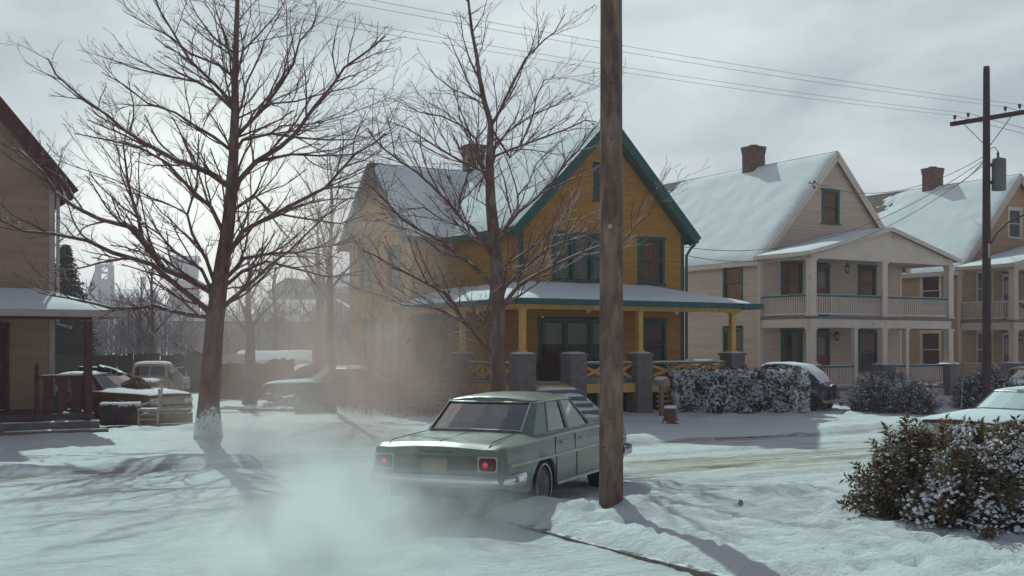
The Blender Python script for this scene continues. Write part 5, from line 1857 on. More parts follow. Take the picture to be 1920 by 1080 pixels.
    # tail: panel, lights, bumper, plate
    MB().box(-2.562, -2.54, -.72, .72, .60, .755).build('tail_panel', M_tailp if trim else paint, e)
    for s in (1, -1):
        f = MB().box(-2.575, -2.545, s*.655-.125, s*.655+.125, .585, .765).build('tail_light', M_chrome_d, e)
        MB().loft([(-2.60, s*.655, .095, .605, .745, 5), (-2.576, s*.655, .105, .60, .75, 5)], 16).build('lens', M_tail_off if not lens else lens, f)
        MB().lathe([(.032, -.001), (.028, -.012), (.001, -.018)], (-2.601, s*.640, .675), 'x', 14).build('bulb', M_tail if lit else M_tail_off, f)
    def bumper(xc, dirn, nm):
        pts = []
        for k in range(13):
            t = k/12*2-1
            y = .90*t
            x = xc - dirn*.16*abs(t)**4
            pts.append((x, y))
        for s in (1, -1): pts = ([(xc-dirn*.55, s*.905)]+pts if s < 0 else pts+[(xc-dirn*.55, s*.905)])
        mb = MB()
        n = len(pts)
        prof_ = [(.0, .40), (.05, .42), (.065, .47), (.05, .53), (.0, .55)]
        for (x, y) in pts:
            for (o_, z) in prof_:
                mb.v.append((x+dirn*o_*(1 if abs(y) < .9 else .3), y*(1+(.02 if abs(y) > .85 and o_ > .04 else 0)), z))
        for i in range(n-1):
            for k in range(4): mb.f.append((i*5+k, i*5+k+1, (i+1)*5+k+1, (i+1)*5+k))
        mb.build(nm, M_chrome if trim else M_chrome_d, e, smooth='all')
    bumper(-2.585, -1, 'rear_bumper'); bumper(2.36, 1, 'front_bumper')
    MB().box(-2.60, -2.575, -.16, .16, .575, .73).build('licence_plate', M_plate, e)
    # wiper-like snow line, badge, antenna
    MB().tube([(-2.552, -.20, .80), (-2.552, .20, .80)], .008, 4).build('boot_badge', M_chrome_d, e)
    MB().tube([(1.15, -.74, .93), (1.05, -.76, 1.55)], .004, 4).build('aerial', M_chrome_d, e)
    # face
    MB().box(2.30, 2.335, -.72, .72, .58, .77).build('grille', M_chrome_d, e)
    for k in range(5): MB().box(2.335, 2.345, -.46, .46, .60+k*.033, .612+k*.033).build('grille_bar', M_chrome_d, e)
    for s in (1, -1):
        for yy in (.53, .68):
            h = MB().lathe([(.082, -.01), (.082, .03), (.07, .035)], (2.325, s*yy, .685), 'x', 16).build('headlight', M_chrome_d, e)
            MB().lathe([(.068, .02), (.05, .04), (.001, .048)], (2.325, s*yy, .685), 'x', 14).build('lens', M_globe, h)
    # inside
    for (xa, nm) in ((-.75, 'rear_seat'), (.15, 'front_seat')):
        s = MB().box(xa-.12, xa+.06, -.66, .66, .5, 1.03).build(nm, M_seat, e, )
        MB().box(xa+.065, xa+.55, -.66, .66, .45, .64).build('cushion', M_seat, s)
    MB().tube([(.52+.05*math.cos(a), .36+.19*math.sin(a), .93+.19*math.cos(a)) for a in [k*math.pi/8 for k in range(17)]], .012, 5).build('steering_wheel', M_black, e)
    MB().box(-1.5, .95, -.72, .72, .30, .44).build('floor', M_under, e)
    MB().lathe([(.026, 0), (.026, -.18)], (-2.42, .45, .30), 'x', 8).build('exhaust_pipe', M_iron, e)
    return e
M_greencar = mat('pale_green_paint', (.150, .188, .142), .38, .10, 1.6, coat=.4, spec=.5, dirt=.42, dirt_col=(.185, .17, .14), salt=.50, snow=1.36, snow_col=(.66, .72, .70))
hd = .392
ra = V3((-.46, 15.25, 0))
cc = ra + V3((math.sin(hd), math.cos(hd), 0))*1.39*1.075
CAR = sedan('green_sedan', 'pale green four door sedan trailing exhaust beside the foreground utility pole', (cc.x, cc.y, .0), math.pi/2-hd, M_greencar, lit=True, sc=1.075)

def snowed(nm, col, thr=.36):
    return mat(nm, col, .4, .2, 3, snow=thr, coat=.3, snow_col=(.72, .79, .81))
M_snowglass = mat('snowed_glass', (.20, .23, .24), .5, .2, 3, snow=.30, snow_col=(.66, .73, .74))
# white covered car parked at the near kerb, right edge: nose to the left
q = at(1905, 700, 21.6)
sedan('snowbound_sedan', 'maroon sedan under a thick white snow cover at the right edge behind the laurel', (q.x+.35, q.y+.1, 0), TH+math.pi+.06, snowed('maroon_under_snow', (.10, .02, .025), .22), glass_m=M_snowglass, white=False, trim=False)
# dark car in the drive of the tan house
q = at_ground(1885, 768)
sedan('dark_sedan', 'dark sedan with snow on its bonnet parked below the tan house balcony', (gx(1935, 39.5), 39.5, 0), TH+math.pi*.96, snowed('dark_green_under_snow', (.02, .03, .028), .50), white=False, trim=False, sc=1.06)
# car behind the brush
sedan('brown_sedan', 'brown sedan with a thick snow roof behind the slim dark tree', (gx(640, 39), 39, 0), TH+math.pi-.5, snowed('brown_under_snow', (.10, .06, .05), .45), white=False, trim=False, sc=1.08)
# maroon junk sedan beside the straw house
MJ = sedan('junk_sedan', 'faded maroon junk sedan with snowy bonnet and tyres piled on its roof', (gx(192, 31.6), 31.6, 0), -.46, mat('faded_maroon', (.095, .024, .022), .55, .25, 2, snow=.72, dirt=.2, dirt_col=(.09, .04, .03)), white=False, trim=False, sc=1.06)
for k, (dx, dy, dz, lab) in enumerate(((-.55, .12, 1.47, 'worn black tyre lying flat on the junk sedan roof'), (.18, .1, 1.43, 'second worn tyre leaning toward the windscreen of the junk sedan'))):
    w = MB().lathe([(.20, -.07), (.33, -.09), (.36, -.04), (.36, .04), (.33, .09), (.20, .07), (.20, -.07)], (0,0,0), 'z', 24).build('tyre', mat('snowy_tyre', (.02, .018, .018), .8, .3, 8, snow=.75), None, smooth=True)
    w.location = (MJ.location.x+dx*.896+dy*.444, MJ.location.y-dx*.444+dy*.896, dz+.03); w.rotation_euler = (0, .05+.28*k, 0)
    tag(w, lab, 'tyre', 'loose tyres on the junk sedan')
# straw bundle on its bonnet
rng = random.Random(9)
mb = MB()
for k in range(900):
    a, b = rng.uniform(-1,1), rng.uniform(-1,1)
    r = 1-abs(a)**3
    p = V3((a*.44, b*.30, rng.uniform(0, .30)*(1-.5*a*a)*math.sqrt(max(0, 1-b*b*.8))))
    d = V3((rng.gauss(0,.5), rng.gauss(0,.5), rng.gauss(0,.3))).normalized()*.09
    s_ = d.cross(Z).normalized()*.008 if d.cross(Z).length > 1e-5 else V3((.01,0,0))
    mb.add([p-d-s_, p-d+s_, p+d+s_, p+d-s_], [(0,1,2,3)])
e = thing('straw_bundle', 'brown straw bundle heaped on the snowy bonnet of the junk sedan', 'bundle', (MJ.location.x+1.22*.896, MJ.location.y-1.22*.444, .985), -.46)
mb.build('stalks', mat('brown_straw', (.20, .105, .065), .95, .4, 10, snow=.95), e, kind='stuff')
MB().grid(lambda a, b: V3((math.cos(a*6.283)*math.cos(b*1.57)*.42, math.sin(a*6.283)*math.cos(b*1.57)*.28, math.sin(b*1.57)*.30*(1+.15*math.sin(a*20)))), 20, 6, close_u=True).build('core', mat('brown_straw_core', (.15, .08, .05), .95, .4, 16, .9, 60), e)

# ------------------------------------------------------------------ vintage vehicles with separate wings
def vintage(name, label, loc, rz, body_m, fender_m, kind='sedan', roof_m=None, sc=1.0, glass_m=None):
    e = thing(name, label, 'truck' if kind == 'truck' else 'car', loc, rz)
    e.scale = (sc, sc, sc)
    gm = glass_m or glass('old_glass', (.30, .32, .33), .16, .05)
    # hood and nose, along +x
    MB().loft([(.35, 0, .62, .55, 1.18, 4), (.8, 0, .56, .55, 1.17, 3.6), (1.3, 0, .44, .52, 1.13, 3), (1.62, 0, .30, .46, 1.05, 2.6), (1.76, 0, .18, .46, .95, 2.4)], 20).build('bonnet', body_m, e, smooth=True)
    gr = MB().loft([(1.55, 0, .26, .44, 1.0, 2.6), (1.80, 0, .20, .42, .96, 2.4), (1.85, 0, .12, .46, .88, 2.2)], 16).build('grille_shell', M_chrome_d, e, smooth=True)
    for k in range(9):
        yy = -.14+k*.035
        MB().box(1.82, 1.865-.4*yy*yy*2, yy-.006, yy+.006, .50, .86-abs(yy)*.5).build('grille_bar', M_iron, gr)
    # cab
    if kind == 'sedan':
        low = [(-1.95, 0, .50, .42, .92, 2.6), (-1.75, 0, .64, .40, 1.08, 3), (-1.2, 0, .72, .38, 1.18, 4), (-.2, 0, .74, .38, 1.18, 5), (.42, 0, .66, .40, 1.18, 5)]
        up = [(-1.80, .44, 1.02), (-1.55, .54, 1.34), (-1.15, .60, 1.60), (-.55, .625, 1.675), (-.02, .60, 1.66), (.18, .56, 1.58), (.42, .58, 1.17)]
    else:
        low = [(-.62, 0, .70, .45, 1.17, 5), (-.2, 0, .74, .45, 1.18, 5), (.42, 0, .68, .45, 1.18, 5)]
        up = [(-.66, .62, 1.16), (-.66, .60, 1.52), (-.55, .60, 1.66), (-.30, .61, 1.715), (.05, .60, 1.70), (.20, .58, 1.62), (.42, .60, 1.17)]
    MB().loft(low, 22).build('body', body_m, e, smooth=True)
    # cab top shell with window gaps: pillars, roof panel, panes
    yb = .64
    prof = up
    roofp = [p for p in prof]
    def top_pt(a, b):
        k = a*(len(prof)-1); i = min(int(k), len(prof)-2); f = k-i
        x = prof[i][0]*(1-f)+prof[i+1][0]*f; w = prof[i][1]*(1-f)+prof[i+1][1]*f; z = prof[i][2]*(1-f)+prof[i+1][2]*f
        t = b*2-1
        y = math.copysign(abs(math.sin(t*math.pi/2))**.75, t)*w
        zz = z-(.085 if kind == 'sedan' else .15)*abs(t)**2.6
        return V3((x, y, zz))
    i_r = 1 if kind == 'sedan' else 1
    a0, a1 = (0, 5/6) if kind == 'sedan' else (0, 5/6)
    MB().grid(lambda a, b: top_pt(a0+(a1-a0)*a, b), 22, 18).build('roof', roof_m or body_m, e, smooth='all')
    ws = MB(); zt = prof[5][2]
    xA, zA, wA = prof[5][0], prof[5][2]-.02, prof[5][1]
    xB, zB, wB = prof[6][0], prof[6][2], prof[6][1]
    def wpt(a, b): return V3((xA+(xB-xA)*b+.05*(1-(2*a-1)**2), (wA+(wB-wA)*b)*(2*a-1), zA-.05*abs(2*a-1)**3*(1-b)+(zB-zA)*b))
    for (a, c) in ((.09, .475), (.525, .91)):
        MB().grid(lambda u_, v_: wpt(a+(c-a)*u_, .12+.72*v_), 6, 4).build('windscreen', gm, e, smooth='all')
    fr = MB()
    for (a, c, b0, b1) in ((0, .09, 0, 1), (.91, 1, 0, 1), (.475, .525, .0, 1), (.09, .475, 0, .12), (.525, .91, 0, .12), (.09, .475, .84, 1), (.525, .91, .84, 1)):
        fr.grid(lambda u_, v_: wpt(a+(c-a)*u_, b0+(b1-b0)*v_)+V3((.012, 0, 0)), 4, 4)
    fr.build('windscreen_frame', body_m, e, smooth='all')
    # side wall from roof edge to belt, with windows
    for s in (1, -1):
        xs0 = -1.5 if kind == 'sedan' else -.64
        side = MB(); cols_ = [xs0, -1.32, -.88, -.78, -.18, -.10, .26] if kind == 'sedan' else [xs0, -.5, .10, .24]
        glass_cols = {1, 3} if kind == 'sedan' else {1}
        if kind == 'sedan': glass_cols = {1, 3}
        def sp(x, f):
            # find roof edge height at x
            zt_ = 1.2
            for i in range(len(prof)-1):
                if prof[i][0] <= x <= prof[i+1][0]:
                    t = (x-prof[i][0])/max(1e-6, prof[i+1][0]-prof[i][0]); zt_ = prof[i][2]*(1-t)+prof[i+1][2]*t-.085; wt_ = prof[i][1]*(1-t)+prof[i+1][1]*t; break
            else: wt_ = .58; zt_ = prof[-1][2]
            return V3((x, s*(.70+(wt_-.70)*f), 1.14+(zt_-1.14)*f))
        for i in range(len(cols_)-1):
            xa, xb = cols_[i], cols_[i+1]
            isg = i in glass_cols
            segs = [(0, .12), (.12, .86), (.86, 1)]
            for j, (f0, f1) in enumerate(segs):
                q = [sp(xa, f0), sp(xb, f0), sp(xb, f1), sp(xa, f1)]
                if s > 0: q.reverse()
                if isg and j == 1: MB().add(q, [(0,1,2,3)]).build('side_window', gm, e)
                else: side.add(q, [(0,1,2,3)])
        side.build('door_frame', body_m, e)
    # wings
    def wing(xc, y0, w, r, h, nm, tail=.5, nose=.4):
        for s in (1, -1):
            mb = MB()
            n = 16
            secs = []
            for k in range(n+1):
                t = k/n
                a = math.pi*(1.02-t*1.04)
                x = xc+math.cos(a)*r*(1+.25*(math.cos(a) < 0))
                z = .30+math.sin(a)*h
                secs.append((x, z))
            for (x, z) in secs:
                for j in range(9):
                    b = j/8*math.pi
                    mb.v.append((x, s*(y0+math.cos(b)*w/2), max(.18, z+.10*math.sin(b)-.05)))
            for k in range(n):
                for j in range(8):
                    q = (k*9+j, k*9+j+1, (k+1)*9+j+1, (k+1)*9+j)
                    mb.f.append(q if s > 0 else q[::-1])
            mb.build(nm, fender_m, e, smooth='all')
    wing(1.35, .66, .34, .52, .52, 'front_wing'); wing(-1.35, .68, .32, .52, .50, 'rear_wing')
    for s in (1, -1):
        MB().box(-.85, .85, s*.76-.12, s*.76+.12, .34, .38).build('running_board', fender_m, e)
        wheel(e, 1.35, s*.66, .36, s, False, .15); wheel(e, -1.35, s*.68, .36, s, False, .15)
        h = MB().loft([(1.22, s*.60, .02, .86, .90, 2), (1.30, s*.60, .07, .80, .95, 2), (1.50, s*.60, .115, .755, .985, 2), (1.56, s*.60, .118, .752, .988, 2)], 14).build('headlight', M_chrome_d, e, smooth=True)
        MB().lathe([(.105, 1.561), (.09, 1.575), (.05, 1.585), (.001, 1.588)], (0, s*.60, .87), 'x', 14).build('lens', M_globe, h)
    for (xx, nm) in ((1.98, 'front_bumper'), (-2.08, 'rear_bumper')):
        MB().tube([(xx-.12*(1 if xx > 0 else -1), -.82, .46), (xx, -.6, .46), (xx+.02, 0, .46), (xx, .6, .46), (xx-.12*(1 if xx > 0 else -1), .82, .46)], .045, 8).build(nm, M_chrome_d, e)
        for yy in (-.3, .3): MB().cbox((xx+.03, yy, .50), .05, .05, .24).build('over_rider', M_chrome_d, e)
    MB().box(-1.7, 1.6, -.5, .5, .34, .5).build('chassis', M_under, e)
    if kind == 'sedan':
        # boot end: spare wheel cover, plate and lamps
        MB().lathe([(.10, -.03), (.24, -.05), (.26, 0), (.24, .05)], (-1.98, 0, .74), 'x', 20).build('spare_wheel', fender_m, e, smooth=True)
        for s in (1, -1): MB().lathe([(.055, 0), (.055, -.08), (.001, -.10)], (-1.80, s*.62, .80), 'x', 12).build('tail_light', M_tail_off, e)
        MB().box(-2.06, -2.045, -.34, -.04, .60, .76).build('licence_plate', M_plate, e)
    else:
        for yy in (-.78, .78): MB().box(-2.3, -.70, yy-.03, yy+.03, .72, 1.12).build('bed_side', body_m, e)
        MB().box(-2.3, -.70, -.75, .75, .66, .715).build('bed_floor', M_timber, e)
        MB().box(-2.36, -2.305, -.78, .78, .70, 1.12).build('tailgate', body_m, e)
    return e
M_navy = mat('dark_navy_paint', (.018, .022, .035), .3, .2, 3, coat=.6, snow=.88)
M_navyroof = mat('snowed_navy_roof', (.10, .10, .105), .5, .1, 3, snow=.45)
q = V3((gx(1470, 36.7), 36.7, 0))
vintage('vintage_sedan', 'dark navy vintage sedan with snow capped roof behind the clipped hedge', (q.x-.35, q.y, 0), math.pi*.80, M_navy, M_navy, 'sedan', M_navyroof, 1.0)
M_cream = mat('chalky_cream_paint', (.46, .34, .26), .6, .2, 3, snow=.80, dirt=.15, dirt_col=(.20, .11, .08))
M_grayw = mat('grey_primer', (.085, .085, .10), .6, .3, 3, snow=.9)
vintage('vintage_truck', 'old cream cab truck with split windscreen and grey bonnet in the junk yard', (gx(288, 37.6)-.05, 37.6, 0), -1.48, M_cream, M_grayw, 'truck', M_cream, .98)
# ------------------------------------------------------------------ poles and wires
M_pole = mat('weathered_pole', (.20, .135, .105), .9, .45, 7, .8, 40, stretch=(1, 1, .28), dirt=.55, dirt_col=(.105, .056, .044), col2=(.34, .225, .17))
M_pole2 = mat('dark_pole', (.055, .026, .030), .9, .25, 3, .4, 26, stretch=(1, 1, .12))
px_, py_ = POLE_XY
e = thing('utility_pole', 'thick weathered wooden utility pole in the foreground rising out of frame', 'pole', (px_, py_, 0))
n = 40
mb = MB()
pts = [(0, 0, -.2+10.2*k/n) for k in range(n+1)]
mb.tube(pts, [.150-.0022*p[2]*1.2 + .003*NZ.noise(V3((p[2]*2, 0, 0))) for p in pts], 28)
me = mb.build('trunk', M_pole, e, smooth='all')
rng = random.Random(6)
for v in me.data.vertices:
    a = math.atan2(v.co.y, v.co.x)
    k = 1+.012*NZ.noise(V3((math.cos(a)*5, math.sin(a)*5, v.co.z*.35)))+.01*NZ.noise(V3((math.cos(a)*14, math.sin(a)*14, v.co.z*.5)))
    v.co.x *= k; v.co.y *= k
# drying cracks, bolts, staples
for k in range(16):
    a = rng.uniform(-2.9, -.2); z = rng.uniform(.4, 6.5); l = rng.uniform(.3, 1.1)
    c = [(math.cos(a+.02*j)*(.1445-.0027*(z+l*j/5)), math.sin(a+.02*j)*(.1445-.0027*(z+l*j/5)), z+l*j/5) for j in range(6)]
    MB().tube(c, [.001, .004, .005, .005, .004, .001], 4).build('crack', M_dark, e)
for k in range(12):
    a = rng.uniform(-2.7, -.4); z = rng.uniform(.8, 6.3); r = .149-.0031*z
    MB().lathe([(.012, -.01), (.012, .006), (.001, .010)], (0, 0, 0), 'y', 7).build('nail', M_iron, e)
    o = SC.objects[-1] if False else None
nails = [o for o in SC.objects if o.parent is e and o.name.startswith('nail')]
for o in nails:
    a = rng.uniform(-2.7, -.4); z = rng.uniform(.8, 6.3); r = .144-.0027*z
    o.location = (math.cos(a)*r, math.sin(a)*r, z); o.rotation_euler = (0, 0, a-math.pi/2)
MB().lathe([(.03, -.01), (.03, .012), (.012, .016), (.012, .03), (.001, .03)], (0,0,0), 'y', 8).build('bolt', M_chrome_d, e)
b = [o for o in SC.objects if o.parent is e and o.name.startswith('bolt')][0]
a = -1.75; b.location = (math.cos(a)*.135, math.sin(a)*.135, 3.62); b.rotation_euler = (0, 0, a-math.pi/2)

P2 = V3((14.9, 36.0, 0))
e = thing('power_pole', 'tall dark power pole with crossarm and transformer before the tan house', 'pole', P2, 0)
MB().tube([(0,0,-.2), (0,0,5), (0,0,10.86)], [.150, .130, .100], 14).build('trunk', M_pole2, e, smooth=True)
MB().lathe([(.10, 10.84), (.09, 10.95), (.001, 10.97)], (0,0,0), 'z', 10).build('pole_cap', M_pole2, e)
ca = V3((.74, -.67, 0)).normalized()     # crossarm runs across the street line
ca = V3((math.cos(R(-52)), math.sin(R(-52)), 0))
cz = 9.32
arm = MB().beam(ca*-1.22+Z*(cz), ca*1.22+Z*(cz), .11, .13).build('crossarm', M_pole2, e)
ins = []
for s in (-1.08, -.62, .62, 1.08):
    p = ca*s+Z*(cz+.07)
    MB().tube([p, p+Z*.10], .012, 5).build('pin', M_iron, arm)
    MB().lathe([(.03, .08), (.055, .10), (.04, .13), (.055, .16), (.04, .20), (.001, .21)], tuple(p), 'z', 10).build('insulator', mat('dark_insulator', (.02, .03, .028), .25, .2), arm)
    ins.append(P2+p+Z*.19)
for s in (-1, 1):
    MB().beam(ca*(s*.80)+Z*(cz-.06)+V3((0,-.06,0)), V3((s*.08, -.1, cz-.86)), .03, .012).build('arm_brace', M_iron, e)
tr = MB().lathe([(.20, 0), (.215, .02), (.215, .96), (.20, .99), (.06, 1.03), (.001, 1.03)], (.37, -.05, 7.05), 'z', 18).build('transformer', mat('transformer_grey', (.115, .115, .12), .5, .2), e, smooth=True)
MB().lathe([(.03, 0), (.05, .04), (.03, .08), (.05, .12), (.02, .2), (.001, .22)], (.34, -.05, 8.07), 'z', 8).build('bushing', M_iron, tr)
MB().tube([(.34, -.05, 8.28), (.22, -.05, 8.42), (.1, -.03, 8.35)], .012, 5).build('jumper_wire', M_iron, tr)
MB().beam((.05, -.05, 7.3), (.17, -.05, 7.3), .06, .1).build('bracket', M_iron, tr)
MB().beam((.05, -.05, 7.85), (.17, -.05, 7.85), .06, .1).build('bracket', M_iron, tr)
lm = MB().tube([(.1, -.04, 5.35), (.28, -.14, 5.72), (.55, -.26, 6.02), (.95, -.42, 6.22), (1.45, -.62, 6.30)], .028, 7).build('lamp_arm', M_iron, e)
MB().lathe([(.03, .06), (.10, .02), (.17, -.06), (.175, -.08)], (1.50, -.64, 6.26), 'z', 14).build('lamp_shade', mat('enamel_grey', (.20, .21, .21), .4, .1), lm)
MB().lathe([(.09, -.06), (.10, -.12), (.05, -.17), (.001, -.18)], (1.50, -.64, 6.26), 'z', 12).build('bulb', M_globe, lm)
MB().cbox((.02, -.15, 5.15), .07, .02, .45).build('pole_plate', mat('pole_tin', (.30, .29, .27), .5, .2), e)
def wire(label, a, b, sag, r=.0048, n=28, group=None):
    a, b = V3(a), V3(b)
    pts = []
    for k in range(n+1):
        t = k/n
        p = a.lerp(b, t); p.z -= sag*4*t*(1-t)
        pts.append(p)
    o = MB().tube(pts, r, 4).build('power_line', mat('wire_black', (.06, .055, .06), .6, .1), None)
    return tag(o, label, 'wire', group)
U3 = V3((CU, SU, 0))
names = ('outermost thin power line on the far tip of the crossarm', 'second power line beside the outermost one on the crossarm', 'power line on the street side just right of the dark pole', 'nearest power line on the street tip of the crossarm')
for p, nm in zip(ins, names):
    wire(nm, p, p-U3*42+Z*.75, .55, .0046, 40, 'power lines running along the street')
names2 = ('power line leaving the far crossarm tip to the right edge', 'second power line leaving the crossarm to the right edge', 'third power line leaving the crossarm to the right edge', 'power line leaving the street tip of the crossarm to the right edge')
for p, nm in zip(ins, names2):
    wire(nm, p, p+U3*30-Z*.3, .5, .008, 20, 'power lines leaving to the right')
kn = house_pt(CH, 2.62, -.3, 8.62)
wire('service cable sagging from the dark pole to the cream house gable bracket', P2+V3((-.05, -.1, 8.15)), kn, .75, .013)
wire('lower service cable slanting past the cream gable to the yellow house', P2+V3((-.05, -.1, 8.05)), house_pt(YH, 6.7, 1.0, 5.6), 1.15, .012)
wire('lowest cable slanting across the cream roof to the yellow house', P2+V3((-.05, -.12, 7.9)), house_pt(YH, 6.7, 1.0, 5.35), 1.35, .012)
wire('thick short cable from the dark pole toward the tan house chimney', P2+V3((-.05, -.05, 8.02)), house_pt(TH_, 2.6, 3.0, 9.6), .25, .02)
# bracket on the cream gable
b = house_pt(CH, 2.62, 0, 8.35)
e = thing('cable_bracket', 'iron cable bracket on the cream gable left of the attic window', 'bracket', b, TH)
MB().beam((0, -.02, -.1), (0, -.02, .35), .05, .03).build('back_plate', M_iron, e)
for z in (.05, .27):
    MB().tube([(0, -.03, z), (0, -.26, z)], .016, 5).build('arm', M_iron, e)
    MB().lathe([(.03, 0), (.05, .03), (.03, .06), (.05, .09), (.001, .11)], (0, -.26, z), 'z', 8).build('insulator', M_iron, e)

# ------------------------------------------------------------------ mailbox, stump
g = at_ground(1240, 792)
gz = ground_z(g.x, g.y)
e = thing('mailbox', 'rusty pale mailbox on a wooden post between the yellow porch and the hedge', 'mailbox', (g.x, g.y, gz), TH)
MB().box(-.05, .05, -.05, .05, -.1, .84).build('post', M_timber, e)
M_mailb = mat('mailbox_tin', (.34, .25, .23), .6, .2, 6, snow=.75)
pts = []
mb = MB()
for yy in (-.25, .22):
    for k in range(9):
        a = math.pi*k/8
        mb.v.append((math.cos(a)*.105, yy, .985+math.sin(a)*.11))
    mb.v += [(-.105, yy, .85), (.105, yy, .85)]
mb.f += [tuple(range(10, -1, -1)), tuple(range(11, 22))] + [(i, (i+1) % 11, 11+(i+1) % 11, 11+i) for i in range(11)]
mb.build('box', M_mailb, e)
MB().lathe([(.001, 0), (.09, 0), (.09, .012), (.001, .014)], (0, -.264, .97), 'y', 14).build('door', mat('mailbox_door', (.36, .20, .15), .6, .2), e)
MB().box(.108, .118, -.1, -.07, .9, 1.12).build('flag', mat('mail_flag', (.22, .04, .03), .6, .1), e)
def ssn(a, b): return V3((-.10+.20*a, -.25+.47*b, .985+.11*math.sqrt(max(0, 1-(2*a-1)**2))+.03*math.sqrt(min(1, min(b, 1-b)*8))))
MB().grid(ssn, 8, 8).build('snow_cap', M_snow, e, smooth='all')
g = at_ground(1258, 803)
gz = ground_z(g.x, g.y)
e = thing('tree_stump', 'ragged tree stump with a snow disc beside the mailbox', 'stump', (g.x, g.y, gz), .4)
def stp(a, b):
    an = a*2*math.pi
    r = (.19-.05*b+.10*(1-b)**3)*(1+.16*NZ.noise(V3((math.cos(an)*2, math.sin(an)*2, b*1.5))))
    return V3((math.cos(an)*r-.03*b, math.sin(an)*r, -.08+.52*b+.03*NZ.noise(V3((math.cos(an)*3, 1, math.sin(an)*3)))*b))
MB().grid(stp, 20, 8, close_u=True).build('wood', M_bark, e, smooth='all')
MB().lathe([(.17, .40), (.165, .445), (.10, .475), (.001, .48)], (-.02, 0, 0), 'z', 18).build('snow_cap', M_snow, e, smooth='all')
for k in range(4):
    a = k*1.6+.3
    MB().tube([(math.cos(a)*.14, math.sin(a)*.14, .05), (math.cos(a)*.3, math.sin(a)*.3, -.02), (math.cos(a)*.42, math.sin(a)*.42, -.10)], [.06, .045, .02], 7).build('root', M_bark, e, smooth='all')

# ------------------------------------------------------------------ the back yard: fences, sheds, scrap
def board_fence(label, a, b, h, m, seed, bw=.17, cap=True, rails=True, name='board_fence'):
    rng = random.Random(seed)
    a, b = V3((*a, 0)), V3((*b, 0))
    ln = (b-a).length; d = (b-a)/ln
    ang = math.atan2(d.y, d.x)
    e = thing(name, label, 'fence', a, ang)
    n = int(ln/bw)
    src = [MB().box(.004, bw-.004, -.012, .012, -.1, h*k).build('board', m, e) for k in (1.0, .985, 1.015, .97)]
    for k in range(n):
        o = src[k] if k < 4 else inst(src[rng.randrange(4)], e)
        o.location = (k*bw, rng.uniform(-.008, .008), 0); o.rotation_euler = (0, rng.uniform(-.008, .008), 0)
    for z in (.3, h-.35): MB().box(0, ln, .014, .06, z, z+.09).build('rail', m, e)
    x = 0
    while x <= ln: MB().box(x-.05, x+.05, .062, .16, -.1, h-.05).build('post', m, e); x += 2.2
    if cap: MB().snow([(0, -.03, h+.0), (ln, -.03, h+.0), (ln, .03, h+.0), (0, .03, h+.0)], .045, int(ln*6), 3, seed).build('snow_line', M_snow, e, smooth='all')
    return e
M_fence = mat('dark_fence_board', (.060, .042, .038), .9, .3, 4, .2, 30)
M_fence2 = mat('brown_fence_board', (.17, .09, .065), .9, .25, 4, .2, 30)
board_fence('long dark board fence behind the junk yard vehicles', (gx(60, 46), 46), (gx(418, 50), 50), 1.85, M_fence, 3, .22, False)
board_fence('reddish brown board fence with a snow line behind the low forked tree', (gx(412, 42), 42), (gx(512, 43.5), 43.5), 1.55, M_fence2, 4, .16)
board_fence('taller brown board fence panel beside the pipe arch', (gx(510, 41.5), 41.5), (gx(552, 42.0), 42.0), 1.72, M_fence2, 5, .17, False)
def shed(name, label, x, y, w, d, h, rise, wall, roof_snow=True, rz=0.0, door_=False, cat='shed'):
    e = thing(name, label, cat, (x, y, 0), rz)
    k = 0
    for (o_, dd, nn, L_) in ((V3((-w/2, -d/2, 0)), X, -Y, w), (V3((-w/2, d/2, 0)), -Y, -X, d), (V3((w/2, -d/2, 0)), Y, X, d)):
        s = MB(); siding(s, o_, dd, nn, lambda z: (0, L_), 0, h, [], h=.2); s.build('siding', wall, e, kind='stuff')
    MB().box(-w/2+.02, w/2-.02, -d/2+.02, d/2-.02, 0, h-.02).build('wall', wall, e)
    o = .25
    q1 = [(-w/2-o, -d/2-o, h-.02), (w/2+o, -d/2-o, h-.02), (w/2+o, 0, h+rise), (-w/2-o, 0, h+rise)]
    q2 = [(w/2+o, d/2+o, h-.02), (-w/2-o, d/2+o, h-.02), (-w/2-o, 0, h+rise), (w/2+o, 0, h+rise)]
    r = MB().slab(q1, .08).slab(q2, .08).build('roof', M_shingle, e)
    for s_ in (-1, 1):
        MB().add([(s_*w/2, -d/2, h-.05), (s_*w/2, d/2, h-.05), (s_*w/2, 0, h+rise-.06)], [(0,1,2)]).build('gable', wall, e)
    if roof_snow:
        for q in (q1, q2): MB().snow(q, .12, 16, 8, x).build('roof_snow', M_snow, r, smooth='all')
    if door_: MB().box(-.45, .45, -d/2-.05, -d/2-.022, 0, h*.85).build('door', M_fence, e)
    return e
M_orange = mat('orange_shed', (.30, .13, .06), .85, .2, 3)
M_lav = mat('grey_block_wall', (.24, .22, .24), .9, .1, 1)
shed('garden_shed', 'small orange brown shed just right of the maple trunk', gx(440, 49), 49, 1.1, 1.2, 1.55, .28, M_orange, False, .25, True)
shed('garage', 'low brown garage with a white snow roof behind the board fence', gx(515, 53), 53, 2.9, 2.6, 1.35, .62, M_fence2, True, .2)
shed('warehouse', 'large plain grey warehouse far behind the fences', gx(470, 96), 96, 11, 8, 4.2, .6, M_lav, False, .1, cat='building')
